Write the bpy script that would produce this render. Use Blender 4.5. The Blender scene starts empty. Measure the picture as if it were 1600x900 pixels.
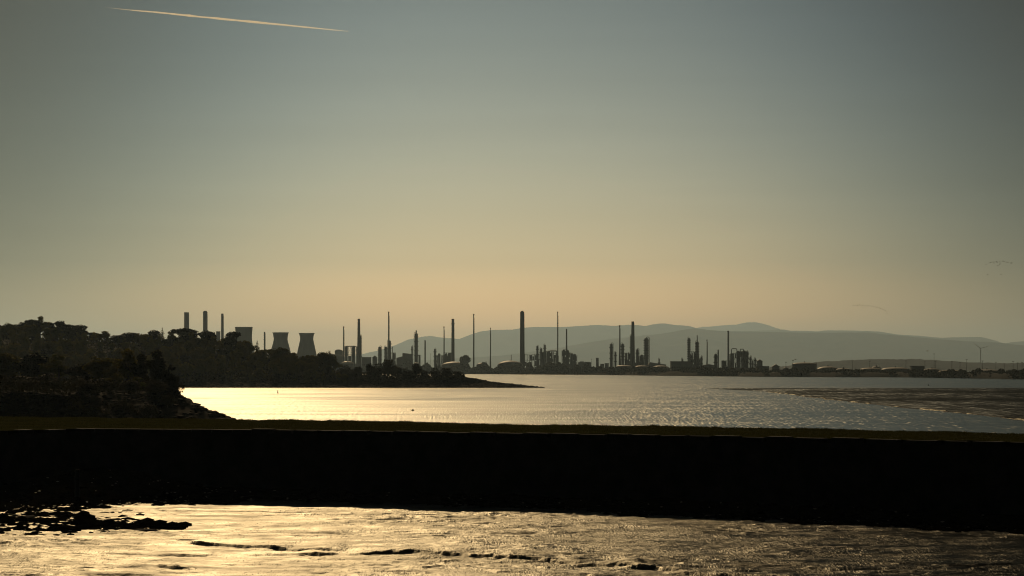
import bpy, bmesh, math, random
import numpy as np
from mathutils import Vector, Matrix

# ------------------------------------------------------------------ camera, sky, sun, exposure
SC = bpy.context.scene
COL = SC.collection
EYE, HZ, FPX = 10.0, 576.0, 3600.0          # eye height (m), horizon row and focal length in photo pixels
cam_d = bpy.data.cameras.new('camera')
cam_d.sensor_width = 36.0
cam_d.lens = 36.0 * FPX / 1600.0
cam_d.shift_y = (HZ - 450.0) / 1600.0
cam_d.clip_start, cam_d.clip_end = 0.5, 200000.0
cam = bpy.data.objects.new('camera', cam_d)
cam.location = (0, 0, EYE)
cam.rotation_euler = (math.pi / 2, 0, 0)
COL.objects.link(cam)
SC.camera = cam

SUN_EL, SUN_AZ = math.radians(24.0), math.radians(-7.6)
world = bpy.data.worlds.new('World')
SC.world = world
world.use_nodes = True
wt = world.node_tree
wt.nodes.clear()


def wn(kind, **kw):
    n = wt.nodes.new(kind)
    for k, v in kw.items():
        setattr(n, k, v)
    return n


def wmath(op, a, b=None, c=None):
    n = wn('ShaderNodeMath', operation=op)
    for i, v in enumerate((a, b, c)):
        if v is None:
            continue
        if isinstance(v, (int, float)):
            n.inputs[i].default_value = v
        else:
            wt.links.new(v, n.inputs[i])
    return n.outputs[0]


sky = wn('ShaderNodeTexSky', sky_type='NISHITA', sun_disc=False)
sky.sun_elevation = SUN_EL
sky.sun_rotation = SUN_AZ
sky.air_density, sky.dust_density, sky.ozone_density = 1.0, 2.0, 1.0
geo = wn('ShaderNodeTexCoord')
sep = wn('ShaderNodeSeparateXYZ')
wt.links.new(geo.outputs['Generated'], sep.inputs[0])
elev = wmath('ARCSINE', sep.outputs['Z'])
fac = wmath('DIVIDE', elev, math.radians(24.0))
ramp = wn('ShaderNodeValToRGB')
ramp.color_ramp.interpolation = 'B_SPLINE'
SKY_STOPS = [(0.0, (1.0, 0.79, 0.60)), (0.05, (1.0, 0.78, 0.585)), (0.11, (0.425, 0.46, 0.465)), (0.24, (0.207, 0.275, 0.338)),
             (0.375, (0.081, 0.130, 0.190)), (0.6, (0.057, 0.088, 0.128)), (1.0, (0.046, 0.07, 0.099))]
el = ramp.color_ramp.elements
while len(el) > 1:
    el.remove(el[-1])
for i, (p, c) in enumerate(SKY_STOPS):
    e = el[0] if i == 0 else el.new(p)
    e.position = p
    e.color = (*c, 1)
wt.links.new(fac, ramp.inputs[0])
az = wmath('ARCTAN2', sep.outputs['X'], sep.outputs['Y'])
az2 = wmath('POWER', wmath('ABSOLUTE', wmath('DIVIDE', wmath('ADD', az, math.radians(-1.0)), math.radians(11.7))), 2.68)
az2 = wmath('MULTIPLY', az2, wmath('MULTIPLY_ADD', wmath('MINIMUM', wmath('MAXIMUM', elev, 0.0), 0.2), 7.0, 1.0))   # the glow narrows with height
gauss = wmath('EXPONENT', wmath('MULTIPLY', az2, -1.0))
glow = wmath('MULTIPLY_ADD', gauss, 0.88, 0.12)
cool = wn('ShaderNodeMix', data_type='RGBA')
cool.inputs[6].default_value = (0.74, 1.0, 1.26, 1)
cool.inputs[7].default_value = (1, 1, 1, 1)
wt.links.new(gauss, cool.inputs[0])
mul1 = wn('ShaderNodeVectorMath', operation='MULTIPLY')
wt.links.new(sky.outputs[0], mul1.inputs[0])
wt.links.new(ramp.outputs[0], mul1.inputs[1])
mul2 = wn('ShaderNodeVectorMath', operation='SCALE')
mul3 = wn('ShaderNodeVectorMath', operation='MULTIPLY')
wt.links.new(mul1.outputs[0], mul3.inputs[0])
wt.links.new(cool.outputs[2], mul3.inputs[1])
wt.links.new(mul3.outputs[0], mul2.inputs[0])
wt.links.new(glow, mul2.inputs['Scale'])
# thin high veils: faint level streaks
vmap = wn('ShaderNodeMapping')
vmap.inputs['Scale'].default_value = (2.2, 2.2, 46.0)
wt.links.new(geo.outputs['Generated'], vmap.inputs[0])
veil = wn('ShaderNodeTexNoise')
veil.inputs['Scale'].default_value = 1.6
veil.inputs['Detail'].default_value = 5.0
wt.links.new(vmap.outputs[0], veil.inputs['Vector'])
mul4 = wn('ShaderNodeVectorMath', operation='SCALE')
wt.links.new(mul2.outputs[0], mul4.inputs[0])
wt.links.new(wmath('MULTIPLY_ADD', veil.outputs['Fac'], 0.16, 0.92), mul4.inputs['Scale'])
bg = wn('ShaderNodeBackground')
bg.inputs['Strength'].default_value = 0.127
wt.links.new(mul4.outputs[0], bg.inputs['Color'])
wo = wn('ShaderNodeOutputWorld')
wt.links.new(bg.outputs[0], wo.inputs['Surface'])

sun_d = bpy.data.lights.new('sun', 'SUN')
sun_d.energy = 4.0
sun_d.angle = math.radians(0.5)
sun_d.color = (1.0, 0.72, 0.40)
sun = bpy.data.objects.new('sun', sun_d)
to_sun = Vector((math.sin(SUN_AZ) * math.cos(SUN_EL), math.cos(SUN_AZ) * math.cos(SUN_EL), math.sin(SUN_EL)))
sun.rotation_euler = to_sun.to_track_quat('Z', 'Y').to_euler()
sun.location = (0, 0, 300)
COL.objects.link(sun)

vs = SC.view_settings
vs.view_transform, vs.look, vs.gamma, vs.exposure = 'Standard', 'None', 1.0, -1.5
vs.use_curve_mapping = False
SC.render.engine = 'CYCLES'
cy = SC.cycles
cy.use_denoising = True
cy.filter_width = 1.1
cy.max_bounces, cy.diffuse_bounces, cy.glossy_bounces = 5, 2, 2
cy.transmission_bounces, cy.transparent_max_bounces, cy.volume_bounces = 2, 8, 0
cy.sample_clamp_indirect = 4.0
cy.sample_clamp_direct = 12.0
cy.caustics_reflective = cy.caustics_refractive = False

rng = np.random.default_rng(11)
random.seed(11)


# ------------------------------------------------------------------ geometry helpers
def at(px, py, d):
    """photo pixel at distance d -> world point"""
    return Vector(((px - 800.0) / FPX * d, d, EYE - (py - HZ) / FPX * d))


def wid(n, d):
    return n / FPX * d


def shore(py, z=0.0):
    """distance at which height z shows at row py"""
    return (EYE - z) * FPX / (py - HZ)


def sstep(a, b, x):
    t = np.clip((x - a) / (b - a), 0, 1)
    return t * t * (3 - 2 * t)


def vnoise(x, y, seed=0):
    xi, yi = np.floor(x).astype(np.int64), np.floor(y).astype(np.int64)
    fx, fy = x - xi, y - yi

    def h(i, j):
        n = (i * 374761393 + j * 668265263 + seed * 974711) & 0x7fffffff
        n = ((n ^ (n >> 13)) * 1274126177) & 0x7fffffff
        return ((n ^ (n >> 16)) & 0xffff) / 65535.0
    ux, uy = fx * fx * fx * (fx * (fx * 6 - 15) + 10), fy * fy * fy * (fy * (fy * 6 - 15) + 10)
    a, b, c, d = h(xi, yi), h(xi + 1, yi), h(xi, yi + 1), h(xi + 1, yi + 1)
    return (a * (1 - ux) + b * ux) * (1 - uy) + (c * (1 - ux) + d * ux) * uy


def fbm(x, y, octs=4, seed=0):
    s, amp, tot = 0, 1.0, 0
    for k in range(octs):
        s = s + amp * (vnoise(x * 2 ** k, y * 2 ** k, seed + k) - 0.5)
        tot += amp
        amp *= 0.5
    return s / tot * 2


def tag(o, label=None, cat=None, group=None, kind=None):
    if label:
        o['label'] = label
    if cat:
        o['category'] = cat
    if group:
        o['group'] = group
    if kind:
        o['kind'] = kind
    return o


def link_mesh(name, verts, faces, m, parent=None, smooth=False):
    me = bpy.data.meshes.new(name)
    me.from_pydata(verts if isinstance(verts, list) else verts.tolist(), [], faces if isinstance(faces, list) else faces.tolist())
    me.update()
    if smooth:
        me.polygons.foreach_set('use_smooth', [True] * len(me.polygons))
    if m:
        me.materials.append(m)
    o = bpy.data.objects.new(name, me)
    COL.objects.link(o)
    o.parent = parent
    return o


def empty(name, loc, rz=0.0):
    o = bpy.data.objects.new(name, None)
    o.location = loc
    o.rotation_euler = (0, 0, rz)
    COL.objects.link(o)
    return o


class MB:
    """collects simple solids into one mesh"""

    def __init__(self):
        self.v, self.f = [], []

    def box(self, x0, x1, y0, y1, z0, z1):
        n = len(self.v)
        self.v += [(x0, y0, z0), (x1, y0, z0), (x1, y1, z0), (x0, y1, z0), (x0, y0, z1), (x1, y0, z1), (x1, y1, z1), (x0, y1, z1)]
        self.f += [[n + i for i in q] for q in ((3, 2, 1, 0), (4, 5, 6, 7), (0, 1, 5, 4), (1, 2, 6, 5), (2, 3, 7, 6), (3, 0, 4, 7))]
        return self

    def lathe(self, prof, seg=16, cx=0, cy=0, caps=True):
        n = len(self.v)
        for r, z in prof:
            for k in range(seg):
                a = 2 * math.pi * k / seg
                self.v.append((cx + r * math.cos(a), cy + r * math.sin(a), z))
        for i in range(len(prof) - 1):
            for k in range(seg):
                k2 = (k + 1) % seg
                self.f.append([n + i * seg + k, n + i * seg + k2, n + (i + 1) * seg + k2, n + (i + 1) * seg + k])
        if caps:
            self.f.append([n + k for k in range(seg)][::-1])
            self.f.append([n + (len(prof) - 1) * seg + k for k in range(seg)])
        return self

    def tube(self, pts, rad, seg=8):
        pts = [Vector(p) for p in pts]
        rad = rad if isinstance(rad, (list, tuple)) else [rad] * len(pts)
        n = len(self.v)
        for i, p in enumerate(pts):
            t = (pts[min(i + 1, len(pts) - 1)] - pts[max(i - 1, 0)]).normalized()
            u = t.cross(Vector((0, 1, 0.01)) if abs(t.y) < 0.9 else Vector((1, 0, 0))).normalized()
            w = t.cross(u)
            for k in range(seg):
                a = 2 * math.pi * k / seg
                self.v.append(tuple(p + (u * math.cos(a) + w * math.sin(a)) * rad[i]))
        for i in range(len(pts) - 1):
            for k in range(seg):
                k2 = (k + 1) % seg
                self.f.append([n + i * seg + k, n + i * seg + k2, n + (i + 1) * seg + k2, n + (i + 1) * seg + k])
        self.f.append([n + k for k in range(seg)][::-1])
        self.f.append([n + (len(pts) - 1) * seg + k for k in range(seg)])
        return self

    def prism(self, prof, y0, y1):
        """profile in x,z extruded along y"""
        n, m = len(self.v), len(prof)
        self.v += [(x, y0, z) for x, z in prof] + [(x, y1, z) for x, z in prof]
        self.f.append([n + k for k in range(m)])
        self.f.append([n + m + k for k in range(m)][::-1])
        for k in range(m):
            k2 = (k + 1) % m
            self.f.append([n + k2, n + k, n + m + k, n + m + k2])
        return self

    def build(self, name, m, parent=None, smooth=False):
        return link_mesh(name, self.v, self.f, m, parent, smooth)


def grid_faces(nr, nc):
    i = np.arange(nr - 1)[:, None] * nc + np.arange(nc - 1)[None, :]
    i = i.ravel()
    return np.stack([i, i + 1, i + nc + 1, i + nc], 1)


def sheet(name, X, Y, Z, m, smooth=True):
    nr, nc = X.shape
    me = bpy.data.meshes.new(name)
    co = np.stack([X, Y, Z], -1).reshape(-1, 3).astype(np.float32)
    fc = grid_faces(nr, nc).astype(np.int32)
    me.vertices.add(len(co))
    me.vertices.foreach_set('co', co.ravel())
    me.loops.add(fc.size)
    me.loops.foreach_set('vertex_index', fc.ravel())
    me.polygons.add(len(fc))
    me.polygons.foreach_set('loop_start', np.arange(len(fc), dtype=np.int32) * 4)
    me.polygons.foreach_set('use_smooth', np.full(len(fc), smooth))
    me.update(calc_edges=True)
    me.materials.append(m)
    o = bpy.data.objects.new(name, me)
    COL.objects.link(o)
    return o


def poly_mesh(name, co, fc, m, parent=None, smooth=False):
    """numpy vertices and equal-sized faces"""
    me = bpy.data.meshes.new(name)
    k = fc.shape[1]
    me.vertices.add(len(co))
    me.vertices.foreach_set('co', co.astype(np.float32).ravel())
    me.loops.add(fc.size)
    me.loops.foreach_set('vertex_index', fc.astype(np.int32).ravel())
    me.polygons.add(len(fc))
    me.polygons.foreach_set('loop_start', np.arange(len(fc), dtype=np.int32) * k)
    me.polygons.foreach_set('use_smooth', np.full(len(fc), smooth))
    me.update(calc_edges=True)
    if m:
        me.materials.append(m)
    o = bpy.data.objects.new(name, me)
    COL.objects.link(o)
    o.parent = parent
    return o


# ------------------------------------------------------------------ materials
class NT:
    def __init__(self, name):
        self.m = bpy.data.materials.new(name)
        self.m.use_nodes = True
        self.t = self.m.node_tree
        self.bsdf = self.t.nodes['Principled BSDF']
        self.out = self.t.nodes['Material Output']

    def n(self, kind, **kw):
        x = self.t.nodes.new(kind)
        for k, v in kw.items():
            setattr(x, k, v)
        return x

    def l(self, a, b):
        self.t.links.new(a, b)

    def coord(self, scale=(1, 1, 1), rot=0.0, kind='Object'):
        c = self.n('ShaderNodeTexCoord')
        mp = self.n('ShaderNodeMapping')
        mp.inputs['Scale'].default_value = scale
        mp.inputs['Rotation'].default_value = (0, 0, rot)
        self.l(c.outputs[kind], mp.inputs[0])
        return mp.outputs[0]

    def noise(self, vec, scale=1.0, detail=3.0, rough=0.55, dist=0.0):
        x = self.n('ShaderNodeTexNoise')
        x.inputs['Scale'].default_value = scale
        x.inputs['Detail'].default_value = detail
        x.inputs['Roughness'].default_value = rough
        x.inputs['Distortion'].default_value = dist
        self.l(vec, x.inputs['Vector'])
        return x.outputs['Fac']

    def rng(self, v, a, b, c, d):
        x = self.n('ShaderNodeMapRange')
        for i, q in enumerate((a, b, c, d)):
            x.inputs[i + 1].default_value = q
        self.l(v, x.inputs[0])
        return x.outputs[0]

    def math(self, op, a, b):
        x = self.n('ShaderNodeMath', operation=op)
        for i, v in enumerate((a, b)):
            if isinstance(v, (int, float)):
                x.inputs[i].default_value = v
            else:
                self.l(v, x.inputs[i])
        return x.outputs[0]

    def mixc(self, f, a, b):
        x = self.n('ShaderNodeMix', data_type='RGBA')
        if isinstance(f, (int, float)):
            x.inputs[0].default_value = f
        else:
            self.l(f, x.inputs[0])
        for i, v in ((6, a), (7, b)):
            if isinstance(v, tuple):
                x.inputs[i].default_value = (*v, 1)
            else:
                self.l(v, x.inputs[i])
        return x.outputs[2]

    def bump(self, h, strength, dist, normal=None):
        b = self.n('ShaderNodeBump')
        b.inputs['Strength'].default_value = strength
        b.inputs['Distance'].default_value = dist
        self.l(h, b.inputs['Height'])
        if normal is not None:
            self.l(normal, b.inputs['Normal'])
        return b.outputs['Normal']


def plain(name, a, b, rough, scale, metallic=0.0, bump=0.0, stretch=(1, 1, 1), spec=0.5):
    """two-tone weathered surface"""
    t = NT(name)
    v = t.coord(stretch)
    f = t.noise(v, scale, 5.0, 0.6)
    t.l(t.mixc(t.rng(f, 0.35, 0.65, 0, 1), a, b), t.bsdf.inputs['Base Color'])
    t.l(t.rng(f, 0.3, 0.7, rough - 0.08, rough + 0.1), t.bsdf.inputs['Roughness'])
    t.bsdf.inputs['Metallic'].default_value = metallic
    t.bsdf.inputs['Specular IOR Level'].default_value = spec
    if bump:
        t.l(t.bump(f, 0.5, bump), t.bsdf.inputs['Normal'])
    return t.m


def leaf_mat(name, a, b, trans):
    t = NT(name)
    info = t.n('ShaderNodeObjectInfo')
    v = t.coord((1, 1, 1))
    f = t.noise(v, 0.55, 3.0)
    mixf = t.math('ADD', t.math('MULTIPLY', info.outputs['Random'], 0.55), t.rng(f, 0.35, 0.65, 0.0, 0.45))
    col = t.mixc(mixf, a, b)
    t.l(col, t.bsdf.inputs['Base Color'])
    t.bsdf.inputs['Roughness'].default_value = 0.7
    t.bsdf.inputs['Specular IOR Level'].default_value = 0.03
    tr = t.n('ShaderNodeBsdfTranslucent')
    t.l(col, tr.inputs['Color'])
    mx = t.n('ShaderNodeMixShader')
    mx.inputs[0].default_value = trans
    t.l(t.bsdf.outputs[0], mx.inputs[1])
    t.l(tr.outputs[0], mx.inputs[2])
    t.l(mx.outputs[0], t.out.inputs['Surface'])
    return t.m


M = {}
M['concrete'] = plain('weathered_concrete', (0.30, 0.30, 0.30), (0.40, 0.40, 0.39), 0.85, 0.08, stretch=(1, 1, 0.25))
M['dark_steel'] = plain('dark_steel', (0.030, 0.030, 0.031), (0.055, 0.050, 0.046), 0.7, 0.2)
M['stack_steel'] = plain('stack_steel', (0.030, 0.031, 0.033), (0.055, 0.052, 0.05), 0.75, 0.1, stretch=(1, 1, 0.3))
M['rust_steel'] = plain('rusty_steel', (0.055, 0.035, 0.025), (0.085, 0.06, 0.045), 0.75, 0.2)
M['cladding'] = plain('grey_cladding', (0.13, 0.14, 0.145), (0.19, 0.19, 0.19), 0.6, 0.06)
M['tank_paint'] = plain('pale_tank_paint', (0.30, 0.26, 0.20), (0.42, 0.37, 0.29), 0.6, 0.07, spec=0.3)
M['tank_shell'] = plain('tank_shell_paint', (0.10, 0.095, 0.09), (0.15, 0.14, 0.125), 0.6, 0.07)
M['glass'] = plain('dark_glazing', (0.02, 0.02, 0.022), (0.03, 0.03, 0.03), 0.15, 0.1)
M['turbine'] = plain('turbine_paint', (0.5, 0.5, 0.5), (0.6, 0.6, 0.6), 0.5, 0.2)
M['bark'] = plain('bark', (0.035, 0.028, 0.02), (0.06, 0.048, 0.035), 0.9, 0.8)
M['rock'] = plain('wet_dark_rock', (0.006, 0.0055, 0.005), (0.014, 0.013, 0.010), 0.92, 1.1, bump=0.06, spec=0.04)
M['weed_rock'] = plain('weed_covered_rock', (0.003, 0.003, 0.0018), (0.009, 0.0075, 0.004), 0.88, 2.5, bump=0.06, spec=0.0)
M['earth'] = plain('scrubby_earth', (0.007, 0.007, 0.0035), (0.014, 0.012, 0.006), 0.95, 0.15, spec=0.02)
M['land'] = plain('reclaimed_land', (0.014, 0.014, 0.009), (0.026, 0.024, 0.016), 0.95, 0.01, spec=0.05)
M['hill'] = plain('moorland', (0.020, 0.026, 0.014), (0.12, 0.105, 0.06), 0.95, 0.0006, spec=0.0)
M['wood_ridge'] = plain('wooded_ridge', (0.006, 0.008, 0.006), (0.011, 0.012, 0.009), 0.95, 0.01, spec=0.05)
M['grass_ground'] = plain('pier_turf', (0.026, 0.030, 0.008), (0.050, 0.050, 0.014), 0.95, 0.35, spec=0.0)
M['timber'] = plain('dark_timber', (0.015, 0.013, 0.01), (0.03, 0.026, 0.02), 0.85, 1.5)
M['feather_dark'] = plain('dark_feathers', (0.03, 0.028, 0.025), (0.06, 0.055, 0.05), 0.8, 3.0)
M['feather_white'] = plain('white_feathers', (0.75, 0.75, 0.74), (0.82, 0.82, 0.8), 0.7, 3.0)
M['leaf_olive'] = leaf_mat('olive_leaves', (0.055, 0.060, 0.009), (0.110, 0.090, 0.014), 0.5)
M['leaf_spring'] = leaf_mat('pale_spring_leaves', (0.095, 0.092, 0.012), (0.150, 0.120, 0.018), 0.52)
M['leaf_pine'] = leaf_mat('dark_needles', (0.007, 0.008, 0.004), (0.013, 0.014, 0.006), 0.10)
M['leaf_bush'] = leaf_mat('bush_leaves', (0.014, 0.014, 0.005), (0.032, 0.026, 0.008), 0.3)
M['blade'] = leaf_mat('grass_blades', (0.040, 0.046, 0.010), (0.080, 0.074, 0.018), 0.32)


def wall_mat():
    t = NT('old_sea_wall_stone')
    v = t.coord((1, 1, 1))
    f = t.noise(v, 0.7, 6.0, 0.65)
    f2 = t.noise(t.coord((0.25, 1, 2.2)), 1.2, 4.0, 0.6)
    t.l(t.mixc(t.rng(f, 0.35, 0.65, 0, 1), (0.012, 0.012, 0.011), (0.032, 0.030, 0.027)), t.bsdf.inputs['Base Color'])
    t.bsdf.inputs['Roughness'].default_value = 0.85
    t.bsdf.inputs['Specular IOR Level'].default_value = 0.2
    t.l(t.bump(t.math('ADD', f, f2), 0.8, 0.08), t.bsdf.inputs['Normal'])
    return t.m


M['wall'] = wall_mat()


def glossy_over(t, col, rough, normal, fac, calm=0.0, tint=(1.0, 0.95, 0.80)):
    """wave-slope (Beckmann) reflection over a dull body colour"""
    t.t.nodes.remove(t.bsdf)
    df = t.n('ShaderNodeBsdfDiffuse')
    gl = t.n('ShaderNodeBsdfAnisotropic', distribution='BECKMANN')
    mx = t.n('ShaderNodeMixShader')
    if isinstance(col, tuple):
        df.inputs['Color'].default_value = (*col, 1)
    else:
        t.l(col, df.inputs['Color'])
    gl.inputs['Color'].default_value = (*tint, 1)   # golden sunlight put into the reflection colour; cooler on the mud bank
    for v, sock in ((rough, gl.inputs['Roughness']), (fac, mx.inputs[0])):
        if isinstance(v, float):
            sock.default_value = v
        else:
            t.l(v, sock)
    t.l(normal, gl.inputs['Normal'])
    t.l(df.outputs[0], mx.inputs[1])
    t.l(gl.outputs[0], mx.inputs[2])
    last = mx.outputs[0]
    if calm:
        g2 = t.n('ShaderNodeBsdfAnisotropic', distribution='BECKMANN')
        g2.inputs['Color'].default_value = (0.92, 0.97, 1, 1)
        g2.inputs['Roughness'].default_value = 0.26
        m2 = t.n('ShaderNodeMixShader')
        m2.inputs[0].default_value = calm
        t.l(last, m2.inputs[1])
        t.l(g2.outputs[0], m2.inputs[2])
        last = m2.outputs[0]
    t.l(last, t.out.inputs['Surface'])
    return t.m


def water_mat():
    """estuary water with wind ripples: gust patches roughen or calm it, crests break up the sun's glitter"""
    t = NT('estuary_water')
    gust = t.noise(t.coord((0.0035, 0.011, 1)), 1.0, 4.0, 0.6)
    gust2 = t.noise(t.coord((0.02, 0.06, 1)), 1.0, 3.0, 0.6)
    g = t.math('ADD', t.math('MULTIPLY', gust, 0.55), t.math('MULTIPLY', gust2, 0.45))
    rough = t.rng(g, 0.36, 0.64, 0.36, 0.48)
    fac = t.rng(gust2, 0.34, 0.66, 0.155, 0.225)
    big = t.noise(t.coord((2.6, 0.09, 1)), 1.0, 0.0, 0.6)
    mid = t.noise(t.coord((4.6, 0.18, 1)), 1.0, 0.0, 0.6)
    b1 = t.bump(big, 1.0, 0.13)
    return glossy_over(t, (0.020, 0.021, 0.017), rough, t.bump(mid, 1.0, 0.065, b1), fac, calm=0.30)


def mud_mat(name, rough, dark=(0.018, 0.017, 0.013), light=(0.032, 0.030, 0.024), k=1.0, bump=1.0, fac=0.105, glint=False):
    """wet tidal mud: a film of water over fine ripples"""
    t = NT(name)
    f = t.noise(t.coord((0.25 * k, 0.5 * k, 1)), 1.0, 5.0, 0.6)
    col = t.mixc(t.rng(f, 0.35, 0.65, 0, 1), dark, light)
    rg = t.rng(f, 0.34, 0.66, rough - 0.07, rough + 0.07)
    if glint:
        sp = t.noise(t.coord((1.5, 0.025, 1)), 1.0, 1.0, 0.6)
        streak = t.noise(t.coord((0.025, 0.012, 1)), 1.0, 4.0, 0.65)
        wet = t.math('MULTIPLY', t.rng(sp, 0.58, 0.66, 0, 1), t.rng(streak, 0.4, 0.6, 0.1, 1))
        fac = t.math('ADD', t.rng(streak, 0.4, 0.62, 0.022, 0.065), t.math('MULTIPLY', wet, 0.42))
    else:
        pool = t.noise(t.coord((0.12, 0.30, 1)), 1.0, 4.0, 0.6)
        fac = t.rng(pool, 0.36, 0.64, fac * 0.75, fac * 1.25)
    a = t.noise(t.coord((1.2 * k, 2.2 * k, 1)), 1.0, 3.0, 0.65)
    b = t.noise(t.coord((6.5 * k, 1.4 * k, 1)), 1.0, 2.0, 0.65)
    b = t.math('MULTIPLY', b, t.rng(t.noise(t.coord((0.35 * k, 0.22 * k, 1)), 1.0, 3.0, 0.6), 0.38, 0.6, 0.25, 1.0))
    n1 = t.bump(a, 0.5 * bump, 0.16 / k)
    return glossy_over(t, col, rg, t.bump(b, 0.8 * bump, 0.06 / k, n1), fac, tint=(0.86, 0.95, 1.0) if glint else (1.0, 0.95, 0.80))


M['water'] = water_mat()
M['mud'] = mud_mat('wet_mud', 0.50, fac=0.125)
M['mud_bank'] = mud_mat('rippled_mud_bank', 0.62, dark=(0.010, 0.0115, 0.012), light=(0.022, 0.024, 0.025), k=0.35, bump=1.5, glint=True)

# ------------------------------------------------------------------ setting: ground, water, far land, hills
tag(link_mesh('ground', [(-48000, -1500, -2), (48000, -1500, -2), (48000, 80000, -2), (-48000, 80000, -2)], [[0, 1, 2, 3]], M['earth']), kind='structure')
tag(link_mesh('water', [(-9000, 178, 0), (9000, 178, 0), (9000, 9000, 0), (-9000, 9000, 0)], [[0, 1, 2, 3]], M['water']), kind='structure')

# far shoreline, photo columns -> distance of the water's edge
SHORE = [(-200, 5600), (300, 4900), (640, 4350), (720, shore(584.5)), (920, shore(585.7)), (1050, shore(587.3)),
         (1200, shore(588.8)), (1400, shore(589.5)), (1600, shore(592.6)), (1750, 1950), (1950, 1700)]


def shore_d(px):
    return float(np.interp(px, [p for p, _ in SHORE], [d for _, d in SHORE]))


pxs = np.concatenate([np.linspace(-200, 1950, 320)])
ds = np.array([shore_d(p) for p in pxs]) + fbm(pxs / 40, pxs * 0, 3, 5) * 25
vv = np.array([0, 6, 14, 24, 34, 60, 120, 400, 1200, 4000, 12000, 64000])
zz = np.array([-1.0, 1.0, 4.0, 5.6, 5.2, 4.2, 4.0, 4.0, 4.0, 4.0, 4.0, 4.0])
PXg, Vg = np.meshgrid(pxs, vv)
Dg = np.tile(ds, (len(vv), 1)) + Vg
Dg = np.minimum(Dg, 70000)
X0 = (pxs - 800) / FPX * ds
Xg = np.tile(X0, (len(vv), 1)) * (1 + Vg / 4500)
Zg = np.tile(zz[:, None], (1, len(pxs))) + fbm(Xg / 30, Dg / 30, 3, 9) * np.where((Vg > 3) & (Vg < 100), 1.2, 0.2)
tag(sheet('far_shore_land', Xg, Dg, Zg, M['land']), kind='structure')


def hill_range(name, sky_pts, d, depth, m, seed, x_px=(-900, 2500), amp=0.06):
    """a range whose crest line shows at sky_pts; slopes fall towards and away from the viewer"""
    px = np.linspace(x_px[0], x_px[1], 520)
    crest = np.interp(px, [p for p, _ in sky_pts], [EYE + (HZ - y) / FPX * d for _, y in sky_pts])
    u = np.linspace(-1, 1, 60)
    PX, U = np.meshgrid(px, u)
    Xw = (PX - 800) / FPX * d
    Yw = d + U * depth
    H = np.tile(crest, (len(u), 1))
    prof = np.cos(np.clip(np.abs(U), 0, 1) * math.pi / 2) ** 1.3
    n = fbm(Xw / (depth * 0.5), Yw / (depth * 0.35), 5, seed)
    gul = np.abs(fbm(Xw / (depth * 0.16), Yw / (depth * 0.5), 4, seed + 7))
    w = np.clip(np.abs(U) * 2.2, 0, 1)
    Z = H * (prof * (1 + w * 0.35 * n) - w * prof * gul * 0.28)
    Z = Z + fbm(Xw / (depth * 0.05), Yw / (depth * 0.05), 3, seed + 3) * H * amp * 0.12
    Z = np.where(np.abs(U) > 0.985, -1.0, Z)
    o = sheet(name, Xw, Yw, Z, m)
    return tag(o, kind='structure')


MAIN = [(-900, 545), (-200, 552), (200, 560), (430, 562), (540, 558), (562, 555), (590, 549), (620, 540), (640, 531), (660, 527), (675, 526),
        (700, 529), (718, 530), (735, 523), (750, 518), (770, 515.5), (800, 515), (825, 511.5), (840, 511), (870, 511.5), (905, 510), (930, 508),
        (960, 509), (985, 507), (1000, 508), (1008, 509.5), (1020, 506.5), (1035, 505), (1060, 508), (1075, 510), (1087, 513.5), (1110, 516),
        (1140, 517.5), (1180, 517), (1215, 515), (1228, 517), (1258, 517), (1280, 518), (1290, 516), (1310, 516), (1350, 517), (1370, 518),
        (1400, 523), (1430, 524), (1455, 527), (1470, 528), (1490, 527), (1525, 527), (1540, 530), (1555, 535), (1567, 539), (1585, 535),
        (1600, 533.5), (1700, 528), (1900, 520), (2500, 535)]
FARP = [(-900, 590), (900, 575), (1000, 540), (1060, 520), (1085, 513), (1095, 510.5), (1120, 509), (1143, 507), (1150, 507.5), (1160, 505), (1170, 503.5),
        (1180, 504.5), (1198, 508), (1212, 513), (1240, 520), (1300, 535), (1500, 575), (2500, 590)]
LOW = [(-900, 590), (1100, 580), (1230, 572), (1265, 567), (1290, 565), (1330, 563), (1360, 561.5), (1400, 561.5), (1440, 562), (1470, 564), (1510, 566.5), (1560, 568),
       (1600, 567), (1800, 562), (2500, 570)]
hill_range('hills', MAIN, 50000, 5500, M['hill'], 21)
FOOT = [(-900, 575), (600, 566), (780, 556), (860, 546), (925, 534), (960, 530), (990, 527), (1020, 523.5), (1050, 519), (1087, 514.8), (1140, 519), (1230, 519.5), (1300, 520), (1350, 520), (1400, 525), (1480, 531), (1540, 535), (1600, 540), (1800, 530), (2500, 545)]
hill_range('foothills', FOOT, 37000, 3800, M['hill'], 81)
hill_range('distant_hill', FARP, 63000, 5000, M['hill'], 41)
hill_range('wooded_ridge', LOW, 9500, 700, M['wood_ridge'], 61, amp=0.9)


# ------------------------------------------------------------------ setting: wooded spit and near headland
SPX = [-500, -100, 0, 100, 200, 300, 400, 480, 560, 640, 700, 722, 745, 765, 800, 850, 880, 920]
SPR = [28, 27.5, 27.5, 25, 20, 18, 12.5, 8.0, 5.2, 4.6, 5.0, 5.6, 4.4, 3.0, 1.8, 0.05, -0.6, -1.2]
SPD = 1200.0


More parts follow.
